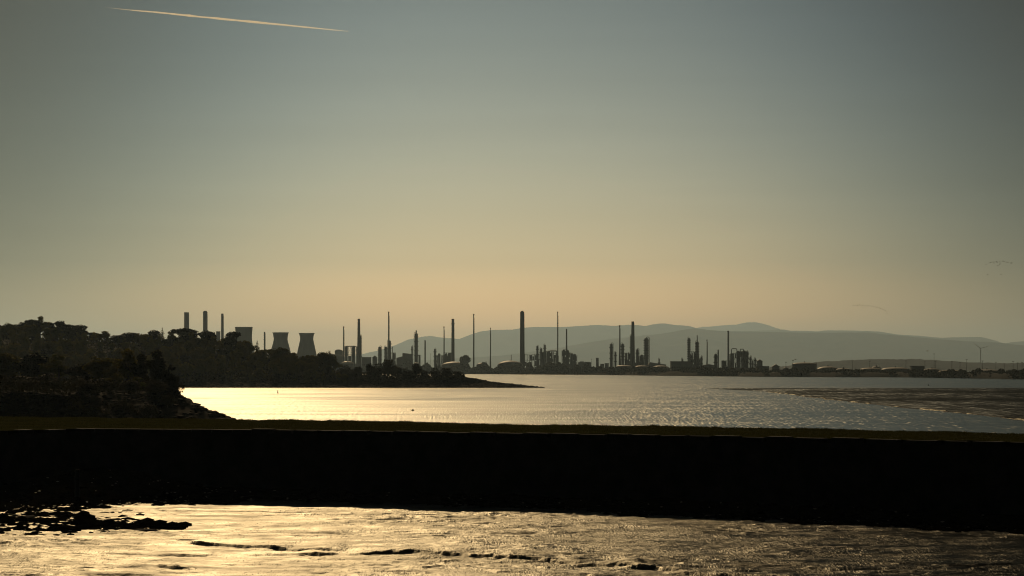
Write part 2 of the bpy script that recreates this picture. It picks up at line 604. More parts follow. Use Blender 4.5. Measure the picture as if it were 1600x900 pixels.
def spit_h(x, y):
    px = 800 + FPX * x / SPD
    R = np.interp(px, SPX, SPR)
    v = y - SPD + fbm(x / 14.0, x * 0, 3, 77) * 3.0
    L = np.interp(px, [0, 300, 560, 740, 850], [170, 130, 34, 18, 8])
    W = np.interp(px, [0, 500, 720, 850], [420, 260, 70, 24])
    beach = np.minimum(v * 0.16, 3.0)
    h = np.minimum(R, beach) + np.maximum(R - 3.0, 0) * sstep(14, L, v)
    h = np.where(v > W - 20, h * (1 - sstep(W - 20, W, v)) - 1.0 * sstep(W - 20, W, v), h)
    h = np.where(v < 0, v * 0.1, h)
    return h + fbm(x / 5.0, y / 5.0, 3, 31) * np.clip(h, 0, 1) * 0.35


xs = np.linspace(-470, 45, 420)
ys = SPD + np.concatenate([np.linspace(-8, 40, 60), np.linspace(44, 430, 60)])
X, Y = np.meshgrid(xs, ys)
tag(sheet('wooded_spit', X, Y, spit_h(X, Y), M['earth']), kind='structure')


def head_h(x, y):
    xb = -57.0 - np.maximum(y - 450, 0) * 0.19 - np.maximum(450 - y, 0) * 0.35
    s = xb - x + fbm(x / 4, y / 4, 3, 13) * 0.9
    f = y - 405 + fbm(x / 6, y * 0, 2, 15) * 3
    h = np.minimum(np.minimum(s * 0.52, f * 0.9), 5.3)
    return np.maximum(h, -1.2) + fbm(x / 7, y / 7, 4, 17) * np.clip(h, 0, 1) * 0.9 + sstep(10, 70, s) * 1.5


xs = np.linspace(-330, -40, 300)
ys = np.linspace(395, 760, 200)
X, Y = np.meshgrid(xs, ys)
tag(sheet('near_headland', X, Y, head_h(X, Y), M['earth']), kind='structure')

# tidal mud bank in the estuary, its bright edge runs straight away from the viewer
EDGE_Y = [250, 450, 520, 600, 720, 850, 1000, 1090, 1190]
EDGE_X = [104, 99.5, 100.5, 101, 102.5, 106, 110, 104, 95]
ys = np.concatenate([np.linspace(250, 640, 200), np.linspace(645, 1190, 150)])
us = np.concatenate([np.linspace(0, 1, 12) ** 2 * 0.05, np.linspace(0.06, 1, 120)])
U, Y = np.meshgrid(us, ys)
xe = np.interp(Y, EDGE_Y, EDGE_X) + fbm(Y / 30, Y * 0, 3, 3) * 2.0
X = xe + U * (330 - xe)
Z = 0.012 + sstep(0, 0.03, U) * 0.22 * sstep(1190, 1140, Y) + fbm(X / 9, Y / 16, 4, 4) * 0.16 * sstep(0.0, 0.05, U) * sstep(1190, 1120, Y)
Z = np.where((U <= 0) | (Y >= 1189), -0.05, Z)
tag(sheet('mud_bank', X, Y, Z, M['mud_bank']), kind='structure')


n = 5200
fy_ = 438 + 420 * rng.random(n) ** 1.2
fx_ = np.interp(fy_, EDGE_Y, EDGE_X) + fbm(fy_ / 30, fy_ * 0, 3, 3) * 2.0 + rng.normal(-0.15, 0.22, n) + fbm(fy_ / 5, fy_ * 0, 2, 6) * 0.4
keep = fbm(fy_ / 12, fy_ * 0, 3, 8) > -0.35
fx_, fy_ = fx_[keep], fy_[keep]
n = len(fx_)
an = rng.uniform(0, 6.28, n)
sz = rng.uniform(0.08, 0.26, n)
fz = rng.uniform(0.03, 0.09, n)
co = np.stack([np.stack([fx_ + np.cos(an + q) * sz, fy_ + np.sin(an + q) * sz * 1.6, np.full(n, 0.008)], 1) for q in (0, 2.1, 4.2)] + [np.stack([fx_, fy_, fz + 0.03], 1)], 1).reshape(-1, 3)
b4 = np.arange(n)[:, None] * 4
M['foam'] = plain('sea_foam', (0.62, 0.60, 0.56), (0.75, 0.73, 0.70), 0.8, 1.0)
tag(poly_mesh('foam_line', co, np.concatenate([b4 + np.array([[0, 1, 3]]), b4 + np.array([[1, 2, 3]]), b4 + np.array([[2, 0, 3]])]), M['foam']),
    'thin broken foam line along the edge of the dark mud bank', 'foam', kind='stuff')


M['wet_glint'] = mud_mat('wet_glint_scarp', 0.52, k=0.6, fac=0.045)
ye = np.linspace(430, 1000, 700)
xe_ = np.interp(ye, EDGE_Y, EDGE_X) + fbm(ye / 30, ye * 0, 3, 3) * 2.0
he = 0.02 + 0.34 * np.clip(fbm(ye / 9, ye * 0, 4, 9) + 0.25, 0, 1)
Xs = np.stack([xe_ - 0.55 * he / 0.3, xe_ - 0.2, xe_ + 0.05, xe_ + 1.2])  # ridge added along the bank edge, its face tilted to catch the sun
Zs = np.stack([ye * 0 - 0.02, he * 0.6, he, ye * 0 - 0.02])
tag(sheet('tide_glint_edge', Xs, np.tile(ye, (4, 1)), Zs, M['wet_glint']), kind='structure')


# foreground: wet mud with little scarps and ripples, between the viewer and the pier
def water_edge(x):
    """distance at which the rocks at the pier's foot meet the mud"""
    return fbm(np.asarray(x) / 2.2, np.asarray(x) * 0, 4, 201) * 2.8 + np.interp(x, [-60, -36, -33, -30.5, -27.5, -20, -17, 0, 15.6, 31, 60], [159, 159.5, 160.5, 163.5, 168, 171.5, 172.5, 164.5, 152, 139, 118])


SCARPS = [[(300, 853), (380, 857), (440, 861), (522, 864)], [(470, 869), (500, 871), (528, 869)], [(548, 869), (600, 866), (616, 865)],
          [(622, 866), (680, 867), (720, 872), (800, 876), (850, 879), (905, 884)], [(895, 886), (960, 885), (995, 887)],
          [(985, 889), (1020, 891), (1062, 895)], [(1060, 897), (1150, 903), (1260, 910)], [(170, 868), (250, 872), (330, 870)],
          [(200, 891), (240, 889), (300, 893)], [(560, 813), (590, 815), (625, 813)], [(455, 836), (500, 834), (540, 838)], [(650, 838), (700, 840)]]


def mud_h(x, y):
    wob = fbm(x / 6, y / 6, 3, 51)
    h = 0.09 * fbm(x / 5.0 + wob * 0.6, y / 3.2, 4, 52)
    r = 1 - np.abs(fbm(x / 1.9 + wob, y / 1.1, 3, 53)) * 2
    h = h + 0.075 * np.clip(r, 0, 1) ** 2 * sstep(-0.3, 0.5, fbm(x / 8, y / 8, 2, 54))
    h = h + 0.028 * fbm(x / 0.55, y / 0.5, 3, 55)
    for i, s in enumerate(SCARPS):
        p = [(at(a, b, shore(b))) for a, b in s]
        sx, sy = [q.x for q in p], [q.y for q in p]
        yl = np.interp(x, sx, sy) + fbm(x / 1.2, x * 0, 3, 60 + i) * 0.5
        endm = sstep(sx[0] - 0.8, sx[0] + 0.6, x) * (1 - sstep(sx[-1] - 0.6, sx[-1] + 0.8, x))
        v = y - yl
        hh = (0.175 if i < 7 else 0.11) * (0.75 + 0.5 * fbm(x / 1.5, x * 0, 3, 80 + i))
        h = h + endm * hh * (sstep(0, 0.12, v) * np.exp(-np.maximum(v, 0) / 5.0) - 0.35 * np.exp(-((v + 0.35) / 0.4) ** 2))
    k2 = fbm(x / 2.6 + wob * 0.8, y / 0.9, 3, 56)
    h = h + 0.065 * sstep(0.10, 0.22, k2) * sstep(-0.1, 0.3, fbm(x / 9, y / 6, 2, 57))
    return h


xs = np.linspace(-46, 46, 620)
ys = np.linspace(102, 184, 540)
X, Y = np.meshgrid(xs, ys)
Z = 0.06 + mud_h(X, Y)
Z = Z * sstep(184.1, 182, Y)
tag(sheet('mud_flat', X, Y, Z, M['mud']), kind='structure')
mz = [-160, -46, 46, 160]
o = MB()
o.v = [(-160, 10, 0.0), (160, 10, 0.0), (160, 102.2, 0.0), (-160, 102.2, 0.0), (-160, 102.2, 0.0), (-45.9, 102.2, 0.0), (-45.9, 184, 0.0), (-160, 184, 0.0),
       (45.9, 102.2, 0.0), (160, 102.2, 0.0), (160, 184, 0.0), (45.9, 184, 0.0)]
o.f = [[0, 1, 2, 3], [4, 5, 6, 7], [8, 9, 10, 11]]
tag(o.build('mud_flat_margin', M['mud']), kind='structure')

# ------------------------------------------------------------------ haze
hz = NT('haze_air')
hz.t.nodes.remove(hz.bsdf)
pv = hz.n('ShaderNodeVolumePrincipled')
pv.inputs['Density'].default_value = 2.4e-5
pv.inputs['Color'].default_value = (0.60, 0.82, 1.0, 1)
pv.inputs['Anisotropy'].default_value = 0.64
hz.l(pv.outputs[0], hz.out.inputs['Volume'])
tag(MB().box(-50000, 50000, -2000, 82000, -3.2, 1310).build('haze', hz.m), kind='stuff')

# ------------------------------------------------------------------ grassy pier
PT = 5.3
FRONT = [(-700, 678), (-300, 676), (0, 673), (60, 670.8), (115, 669.3), (400, 670.5), (800, 676), (1200, 682.5), (1600, 690.5), (1900, 697), (2300, 707)]
BACK = [(-700, 645), (0, 652.5), (350, 656.5), (700, 661.5), (760, 663.5), (1000, 667.5), (1600, 679), (1900, 685), (2300, 694)]


def line_pts(L, z):
    return np.array([[(p - 800) / FPX * shore(y, z), shore(y, z)] for p, y in L])


fr, bk = line_pts(FRONT, PT), line_pts(BACK, PT)
px_x = np.linspace(-75, 62, 300)
fy = np.interp(px_x, fr[:, 0], fr[:, 1])
by = np.interp(px_x, bk[:, 0], bk[:, 1])
pier = empty('pier', (0, 170, 0))
tag(pier, 'long dark stone pier with a grassy top across the whole view', 'pier')
inv = Matrix.Translation((0, -170, 0))
# wall face, slightly battered, uneven
zl = np.linspace(-0.5, PT - 0.32, 26)
Xf, Zf = np.meshgrid(px_x, zl)
Yf = fy[None, :] - (PT - Zf) * 0.05 + fbm(Xf / 1.3, Zf / 0.5, 4, 91) * 0.10
o = sheet('wall_face', Xf, Yf - 170, Zf, M['wall'])
o.parent = pier
# turf top
t = np.linspace(0, 1, 40)
Xt, T = np.meshgrid(px_x, t)
Yt = fy[None, :] + 0.5 + T * (by - fy - 0.5)[None, :]
Zt = PT - 0.04 + fbm(Xt / 4, Yt / 6, 4, 93) * 0.10 + sstep(0, 0.15, T) * 0.06
Zt = np.where(T > 0.97, Zt + fbm(Xt / 1.1, Xt * 0, 3, 94) * 0.10, Zt)
o = sheet('turf', Xt, Yt - 170, Zt, M['grass_ground'])
o.parent = pier
# rear slope
Xr, R_ = np.meshgrid(px_x, np.linspace(0, 1, 8))
o = sheet('rear_slope', Xr, by[None, :] - 0.02 + R_ * 7 - 170, PT - 0.1 - R_ * 6.0, M['wall'])
o.parent = pier
# coping stones along the front edge
x = -60.0
while x < 58:
    L = rng.uniform(1.5, 2.3)
    y0, y1 = np.interp([x, x + L], fr[:, 0], fr[:, 1])
    a = math.atan2(y1 - y0, L)
    cop = MB()
    jz = rng.uniform(-0.05, 0.03)
    cop.box(0.015, L - 0.015, -0.06 + rng.uniform(-0.02, 0.02), 0.62, PT - 0.36, PT + jz)
    c = cop.build('coping_stone', M['wall'], pier)
    c.location = (x, y0 - 170, 0)
    c.rotation_euler = (0, 0, a)
    x += L
# grass blades
n = 70000
gx = rng.uniform(-52, 50, n)
f_ = np.interp(gx, fr[:, 0], fr[:, 1]) + 0.5
b_ = np.interp(gx, bk[:, 0], bk[:, 1])
tt = np.where(rng.random(n) < 0.35, 1 - rng.random(n) ** 2 * 0.12, rng.random(n))
gy = f_ + tt * (b_ - f_)
dens = fbm(gx / 3, gy / 4, 3, 95)
gh = (0.05 + 0.08 * rng.random(n) + 0.12 * np.clip(dens, 0, 1)) * np.where(tt > 0.9, 1.1, 0.9)
gh = gh * np.where(tt > 0.93, 1 + 0.7 * np.clip(fbm(gx / 0.7, gx * 0, 4, 97) - 0.02, 0, 1), 1.0)
ga = rng.uniform(0, math.pi, n)
gw = rng.uniform(0.02, 0.045, n)
gz = PT + 0.0 + fbm(gx / 4, gy / 6, 4, 93) * 0.10
lean = rng.normal(0, 0.05, (n, 2))
co = np.zeros((n, 3, 3))
co[:, 0] = np.stack([gx - np.cos(ga) * gw, gy - np.sin(ga) * gw, gz], 1)
co[:, 1] = np.stack([gx + np.cos(ga) * gw, gy + np.sin(ga) * gw, gz], 1)
co[:, 2] = np.stack([gx + lean[:, 0], gy + lean[:, 1], gz + gh], 1)
g = poly_mesh('grass', co.reshape(-1, 3), np.arange(n * 3).reshape(-1, 3), M['blade'])
tag(g, 'short olive grass growing on top of the pier', 'grass', kind='stuff')


# ------------------------------------------------------------------ rocks
def rock_proto(seed, flat=0.6, sub=2):
    bm = bmesh.new()
    bmesh.ops.create_icosphere(bm, subdivisions=sub, radius=1.0)
    r = np.random.default_rng(seed)
    planes = [(Vector(r.normal(size=3)).normalized(), r.uniform(0.55, 0.85)) for _ in range(9)]
    for v in bm.verts:
        for nrm, dd in planes:
            k = v.co.dot(nrm)
            if k > dd:
                v.co -= nrm * (k - dd) * 0.85
        v.co *= 1 + r.uniform(-0.05, 0.05)
        v.co.z *= flat
    vs_ = np.array([v.co[:] for v in bm.verts])
    bm.verts.index_update()
    fs_ = np.array([[v.index for v in f.verts] for f in bm.faces])
    bm.free()
    return vs_, fs_


ROCKS = [rock_proto(s, f) for s, f in ((1, 0.6), (2, 0.75), (3, 0.5), (4, 0.65))]
ROCKS_LOW = [rock_proto(s, f, 1) for s, f in ((5, 0.6), (6, 0.75), (7, 0.5), (8, 0.7))]
ROCK_ME = []
for i, (v, f) in enumerate(ROCKS):
    me = bpy.data.meshes.new('boulder')
    me.from_pydata(v.tolist(), [], f.tolist())
    me.materials.append(M['rock'])
    ROCK_ME.append(me)


def boulder(loc, size, k, label, group, rz=None, stretch=(1, 1, 1), name='boulder', weed=False):
    o = bpy.data.objects.new(name, ROCK_ME[k % 4])
    o.location = loc
    o.scale = (size * stretch[0], size * stretch[1], size * stretch[2])
    o.rotation_euler = (0, 0, rng.uniform(0, 6.28) if rz is None else rz)
    COL.objects.link(o)
    return tag(o, label, 'rock', group)


def rubble(name, P, S, m, label):
    """many small stones as one mesh"""
    vs_, fs_, base = [], [], 0
    for p, s in zip(P, S):
        v, f = ROCKS_LOW[rng.integers(4)]
        a = rng.uniform(0, 6.28)
        c_, s_ = math.cos(a), math.sin(a)
        w = v * s * np.array([rng.uniform(0.8, 1.5), rng.uniform(0.8, 1.3), rng.uniform(0.4, 0.9)])
        w = np.stack([w[:, 0] * c_ - w[:, 1] * s_, w[:, 0] * s_ + w[:, 1] * c_, w[:, 2]], 1) + p
        vs_.append(w)
        fs_.append(f + base)
        base += len(v)
    return tag(poly_mesh(name, np.concatenate(vs_), np.concatenate(fs_), m), label, 'rocks', kind='stuff')


ORD = ['first', 'second', 'third', 'fourth', 'fifth', 'sixth', 'seventh', 'eighth', 'ninth', 'tenth', 'eleventh', 'twelfth', 'thirteenth', 'fourteenth',
       'fifteenth', 'sixteenth', 'seventeenth', 'eighteenth', 'nineteenth', 'twentieth']
ORD += ['twenty-' + w for w in ORD[:9]] + ['thirtieth'] + ['thirty-' + w for w in ORD[:9]] + ['fortieth'] + ['forty-' + w for w in ORD[:9]]


# the rocky foreshore below the pier: bank mesh plus stones
def bank_z(x, y):
    wl = np.interp(x, fr[:, 0], fr[:, 1]) - 0.2
    e = water_edge(x)
    u = np.clip((y - e) / np.maximum(wl - e, 1.0), -0.3, 1.1)
    mound = 1.35 * np.exp(-((x + 31.5) / 5.5) ** 2) * sstep(0.0, 1.0, u) + 0.25 * np.exp(-((x + 38) / 6) ** 2) * sstep(-0.2, 0.6, u)
    return u * 0.75 + mound - 0.03


xs = np.linspace(-60, 58, 420)
us = np.linspace(-0.12, 1.08, 60)
U, Xb = np.meshgrid(us, xs, indexing='ij')
e = water_edge(Xb)
wl = np.interp(Xb, fr[:, 0], fr[:, 1]) - 0.2
Yb = e + U * (wl - e)
Zb = bank_z(Xb, Yb) + fbm(Xb / 0.9, Yb / 0.7, 4, 71) * 0.22 + fbm(Xb / 4, Yb / 3, 3, 72) * 0.3 * sstep(-0.1, 0.3, U)
Zb = np.where(U < -0.1, -0.3, Zb)
tag(sheet('rocky_foreshore', Xb, Yb, Zb, M['weed_rock']), kind='structure')
n = 2600
rx = rng.uniform(-52, 46, n)
ru = rng.beta(1.1, 1.6, n) * 1.15 - 0.12
e = water_edge(rx)
wl = np.interp(rx, fr[:, 0], fr[:, 1]) - 0.6
ry = e + ru * (wl - e)
rz_ = np.maximum(bank_z(rx, ry), 0.0)
rs = rng.gamma(3.0, 0.07, n) + 0.06
# reef at the left: stones scattered over the mud
n2 = 1500
qx = rng.normal(0, 1, n2)
qpx = np.where(rng.random(n2) < 0.7, rng.uniform(-120, 290, n2), rng.uniform(-160, 140, n2))
qpy = np.interp(qpx, [-160, 0, 60, 150, 225, 290], [806, 812, 812, 821, 826, 823]) + rng.normal(0, 1, n2) * np.interp(qpx, [-160, 60, 150, 230, 290], [17, 13, 6, 5, 1.5])
qpy = np.clip(qpy, 790, 838)
qd = EYE * FPX / (qpy - HZ)
Pq = np.stack([(qpx - 800) / FPX * qd, qd, np.full(n2, 0.06)], 1)
Sq = rng.gamma(3.0, 0.07, n2) + 0.08
rubble('foreshore_rubble', np.concatenate([np.stack([rx, ry, rz_], 1), Pq]), np.concatenate([rs, Sq]), M['weed_rock'],
       'black weed-covered stones along the foot of the pier and the low reef')
n4 = 1500
kx = rng.uniform(-44, 40, n4)
kx = kx[fbm(kx / 1.6, kx * 0, 4, 211) > -0.12]
ku = rng.normal(-0.01, 0.07, len(kx))
ke = water_edge(kx)
ky = ke + ku * (np.interp(kx, fr[:, 0], fr[:, 1]) - 0.6 - ke)
rubble('tideline_stones', np.stack([kx, ky, np.full(len(kx), 0.08)], 1), rng.gamma(3.0, 0.075, len(kx)) + 0.08, M['weed_rock'], 'ragged line of black stones where the foreshore meets the mud')
n3 = 260  # small glossy stones added as sparkles on the dull foreshore
sx_ = np.where(rng.random(n3) < 0.5, rng.uniform(-40, -22, n3), rng.uniform(-40, 34, n3))
su_ = np.where(rng.random(n3) < 0.5, rng.uniform(-0.05, 0.12, n3), rng.uniform(0.0, 0.9, n3))
se_ = water_edge(sx_)
sy_ = se_ + su_ * (np.interp(sx_, fr[:, 0], fr[:, 1]) - 0.6 - se_)
rubble('glint_pebbles', np.stack([sx_, sy_, np.maximum(bank_z(sx_, sy_), 0.02) + 0.16], 1), rng.uniform(0.05, 0.14, n3), M['mud'], 'scattered wet stones added for glints on the black foreshore')
NEAR_ROCKS = [
    (293, 849, 24, 'black hump-backed rock alone in the bright mud, nearest the viewer', (1.5, 1.0, 0.55)),
    (331, 837, 14, 'low flat black rock in the bright mud beyond the reef tip', (1.6, 1.0, 0.3)),
    (188, 803, 6, 'small round black stone right of a pair in the gleaming shallows', (1, 1, 0.8)),
    (175, 803, 7, 'small round black stone in the middle of three in the gleaming shallows', (1, 1, 0.9)),
    (163, 803, 9, 'longer black stone at the left end of three in the shallows', (1.7, 1, 0.6)),
    (220, 803, 8, 'thin black stone beyond the reef, right of three small stones', (1.9, 1, 0.4)),
    (84, 806, 6, 'tiny round black stone between reef and rocky mound', (1.2, 1, 0.7)),
    (100, 807, 4, 'smallest black stone beside the reef, right of a round one', (1.2, 1, 0.7)),
    (300, 791, 8, 'flat black stone at the mud edge under the pier wall', (1.5, 1, 0.6)),
    (145, 790, 12, 'black rock at the water edge below the dark upright notch', (1.3, 1, 0.8)),
    (288, 820, 14, 'black rock at the pointed tip of the low reef', (1.4, 1, 0.5)),
    (175, 815, 18, 'largest hump on the crest of the low black reef', (1.6, 1, 0.5)),
    (225, 832, 26, 'broad black rock on the near side of the low reef', (1.6, 1, 0.4)),
    (45, 812, 24, 'big dark rock near the left end of the low reef', (1.5, 1, 0.5)),
    (320, 862, 9, 'little dark stone half sunk in mud near the humped rock', (1.8, 1, 0.35)),
    (492, 870, 13, 'flat dark stone lying in the mud channel', (1.9, 1, 0.22)),
]
for i, (px, py, w, lab, st) in enumerate(NEAR_ROCKS):
    d = shore(py)
    p = at(px, py, d)
    s = wid(w, d) * 0.62
    boulder((p.x, p.y, 0.06 + s * 0.05), s, i, lab, 'rocks lying in the near mud', rz=rng.uniform(-0.3, 0.3), stretch=st, name='rock')

# riprap on the headland's end: boulders down its crest, smaller stones as rubble
RIP = [(266, 611), (272, 615), (277, 620), (283, 624), (288, 628), (293, 631), (299, 633), (304, 637), (310, 640), (317, 642), (323, 645), (329, 648), (335, 651), (342, 652), (349, 656)]
for i, (px, py) in enumerate(RIP):
    p = at(px, py, 452 + rng.uniform(-3, 3))
    s = rng.uniform(1.1, 1.75)
    boulder((p.x, p.y, p.z - s * 0.15), s, i, ORD[i] + ' boulder from the top down the edge of the dark riprap slope', 'riprap boulders', stretch=(1.2, 1, 1.2))
n = 1500
ry = rng.uniform(410, 520, n)
rx = -54.5 - np.maximum(ry - 450, 0) * 0.19 - np.maximum(450 - ry, 0) * 0.35 - rng.uniform(-0.5, 13, n)
front = rng.random(n) < 0.5
rx = np.where(front, rng.uniform(-130, -60, n), rx)
ry = np.where(front, rng.uniform(402, 413, n), ry)
rubble('riprap_rubble', np.stack([rx, ry, np.maximum(head_h(rx, ry), 0) + 0.1], 1), rng.uniform(0.4, 0.95, n), M['rock'], 'dark broken stone on the flank of the near headland')
n = 5200
rpx = rng.uniform(180, 850, n)
rx = (rpx - 800) / FPX * SPD
rv = rng.uniform(-4, 26, n) * np.interp(rpx, [180, 760, 850], [1, 0.8, 0.4])
ry = SPD + rv
rubble('spit_rubble', np.stack([rx, ry, np.maximum(spit_h(rx, ry), 0.0)], 1), rng.gamma(3, 0.13, n) + 0.15, M['rock'], 'dark stony beach along the waterline of the wooded spit')
o = empty('notch_post', at(121, 770, 168))  # post added where the mound has only a shadowy notch
tag(o, 'dark upright post standing in for a shaded notch in the rocky mound under the pier', 'post')
pz = at(121, 770, 168).z
MB().lathe([(0.20, -1.2), (0.19, 1.0), (0.17, 1.55)], 10).build('shaft', M['timber'], o)
MB().lathe([(0.19, 1.55), (0.19, 1.66), (0.06, 1.74)], 10).build('notch_post_cap', M['timber'], o)


# ------------------------------------------------------------------ trees
def leaf_cloud(lobes, n, size, seed, flat=0.0):
    """leaf-sized quads spread through the outer part of each lobe (cx, cy, cz, rx, ry, rz)"""
    r = np.random.default_rng(seed)
    wts = np.array([l[3] * l[4] + l[3] * l[5] for l in lobes])
    cnt = np.maximum((n * wts / wts.sum()).astype(int), 20)
    P, Nn = [], []
    for l, c in zip(lobes, cnt):
        d = r.normal(size=(c, 3))
        d /= np.linalg.norm(d, axis=1)[:, None]
        rad = (0.45 + 0.6 * r.random(c) ** 0.6)[:, None]
        q = d * rad * np.array(l[3:6]) + np.array(l[:3])
        q += np.stack([fbm(q[:, 0] * 1.1, q[:, 2] * 1.1, 3, seed), fbm(q[:, 1] * 1.1, q[:, 0] * 1.1, 3, seed + 1), fbm(q[:, 2] * 1.1, q[:, 1] * 1.1, 3, seed + 2)], 1) * 0.5
        P.append(q)
    P = np.concatenate(P)
    c = len(P)
    u = r.normal(size=(c, 3))
    u[:, 2] *= (1 - flat)
    u /= np.linalg.norm(u, axis=1)[:, None]
    w = np.cross(u, r.normal(size=(c, 3)))
    w /= np.linalg.norm(w, axis=1)[:, None]
    s = size * r.uniform(0.6, 1.4, c)[:, None]
    co = np.stack([P - u * s, P + w * s * 0.55, P + u * s, P - w * s * 0.55], 1).reshape(-1, 3)
    return co, np.arange(c * 4).reshape(-1, 4)


def trunk_mesh(h, r, limbs, seed):
    rr = np.random.default_rng(seed)
    b = MB()
    bend = rr.normal(0, 0.02 * h, 2)
    b.tube([(0, 0, -0.8), (bend[0] * 0.3, bend[1] * 0.3, h * 0.35), (bend[0], bend[1], h * 0.8)], [r, r * 0.75, r * 0.3], 7)
    for k in range(limbs):
        z = h * rr.uniform(0.25, 0.65)
        a = rr.uniform(0, 6.28)
        L = h * rr.uniform(0.18, 0.34)
        b.tube([(0, 0, z), (math.cos(a) * L * 0.5, math.sin(a) * L * 0.5, z + L * 0.35), (math.cos(a) * L, math.sin(a) * L, z + L * 0.8)], [r * 0.4, r * 0.28, r * 0.1], 5)
    return b


def make_proto(kind, seed):
    """unit tree 10 m high: returns (trunk mesh, crown mesh)"""
    r = np.random.default_rng(seed)
    if kind == 'broad':
        lobes = [(0, 0, 6.0, 2.4, 2.4, 2.6), (0, 0, 3.4, 2.3, 2.3, 2.0), (0, 0, 1.8, 2.1, 2.1, 1.6)]
        for k in range(9):
            a, e = r.uniform(0, 6.28), r.uniform(-0.3, 1.2)
            lobes.append((math.cos(a) * math.cos(e) * 2.4, math.sin(a) * math.cos(e) * 2.4, 5.6 + math.sin(e) * 2.6, *(r.uniform(0.9, 1.6, 3))))
        co, fc = leaf_cloud(lobes, 4200, 0.3, seed)
        tb = trunk_mesh(8.5, 0.26, 7, seed)
    elif kind == 'spread':
        lobes = []
        for k in range(12):
            a, rad = r.uniform(0, 6.28), r.uniform(0, 3.2)
            lobes.append((math.cos(a) * rad, math.sin(a) * rad, r.uniform(2.4, 8.2) - rad * 0.3, *(r.uniform(1.0, 1.9, 2)), r.uniform(0.7, 1.2)))
        lobes.append((0, 0, 9.0, 1.2, 1.2, 0.9))
        co, fc = leaf_cloud(lobes, 3400, 0.31, seed)
        tb = trunk_mesh(8.0, 0.28, 8, seed)
    elif kind == 'pine':
        lobes = [(0, 0, 7.4, 2.0, 2.0, 2.0), (0, 0, 4.6, 2.3, 2.3, 2.0), (0, 0, 2.2, 2.3, 2.3, 1.9)]
        for k in range(11):
            a, rad = r.uniform(0, 6.28), r.uniform(0.6, 2.2)
            lobes.append((math.cos(a) * rad, math.sin(a) * rad, r.uniform(3.0, 9.2), *(r.uniform(0.8, 1.5, 2)), r.uniform(0.5, 1.0)))
        co, fc = leaf_cloud(lobes, 4400, 0.32, seed, 0.4)
        tb = trunk_mesh(9.0, 0.24, 6, seed)
    elif kind == 'spire':
        lobes = []
        for k in range(14):
            z = 1.6 + k * 0.58
            rr = max(0.25, 2.1 * (1 - (z - 1.2) / 9.0)) * r.uniform(0.8, 1.15)
            lobes.append((r.normal(0, 0.12), r.normal(0, 0.12), z, rr, rr, 0.55))
        lobes.append((0, 0, 9.7, 0.15, 0.15, 0.5))
        co, fc = leaf_cloud(lobes, 2200, 0.2, seed, 0.5)
        tb = trunk_mesh(9.6, 0.2, 4, seed)
    else:  # bush, low and wide
        lobes = []
        for k in range(10):
            a, rad = r.uniform(0, 6.28), r.uniform(0, 4.5)
            lobes.append((math.cos(a) * rad, math.sin(a) * rad, r.uniform(2.2, 7.6) * (1 - rad / 9), *(r.uniform(1.6, 2.8, 2)), r.uniform(1.4, 2.4)))
        co, fc = leaf_cloud(lobes, 1900, 0.36, seed)
        tb = trunk_mesh(5.0, 0.3, 9, seed)
    return tb, co, fc


MATS_OF = {'broad': ('leaf_olive', 'leaf_spring'), 'spread': ('leaf_olive', 'leaf_spring'), 'pine': ('leaf_pine',), 'spire': ('leaf_pine', 'leaf_olive'), 'bush': ('leaf_bush',)}
PROTO = {}
for kind, seeds in (('broad', (101, 102, 103)), ('spread', (111, 112)), ('pine', (121, 122)), ('spire', (131,)), ('bush', (141, 142, 143))):
    for mname in MATS_OF[kind]:
        for s in seeds:
            tb, co, fc = make_proto(kind, s)
            PROTO.setdefault((kind, mname), []).append((tb, co, fc))
MESHES = {}


def tree_mesh(kind, mname, k):
    L = PROTO[(kind, mname)]
    k %= len(L)
    key = (kind, mname, k)
    if key not in MESHES:
        tb, co, fc = L[k]
        a = bpy.data.meshes.new('trunk')
        a.from_pydata(tb.v, [], tb.f)
        a.materials.append(M['bark'])
        b = bpy.data.meshes.new('crown')
        b.from_pydata(co.tolist(), [], fc.tolist())
        b.materials.append(M[mname])
        MESHES[key] = (a, b)
    return MESHES[key]


def tree(kind, mname, k, base, h, w, label, group, name=None):
    """h: full height, w: crown width (m)"""
    a, b = tree_mesh(kind, mname, k)
    nat = {'broad': 7.0, 'spread': 8.0, 'pine': 6.0, 'spire': 4.2, 'bush': 11.0}[kind]
    top = {'broad': 9.4, 'spread': 9.6, 'pine': 9.7, 'spire': 10.1, 'bush': 8.4}[kind]
    e = empty(name or {'broad': 'broadleaf_tree', 'spread': 'broadleaf_tree', 'pine': 'pine_tree', 'spire': 'conifer_tree', 'bush': 'bush'}[kind], base, rng.uniform(0, 6.28))
    e.scale = (w / nat, w / nat, h / top)
    for nm, me in (('trunk', a), ('crown', b)):
        o = bpy.data.objects.new(nm, me)
        COL.objects.link(o)
        o.parent = e
    return tag(e, label, 'bush' if kind == 'bush' else 'tree', group)


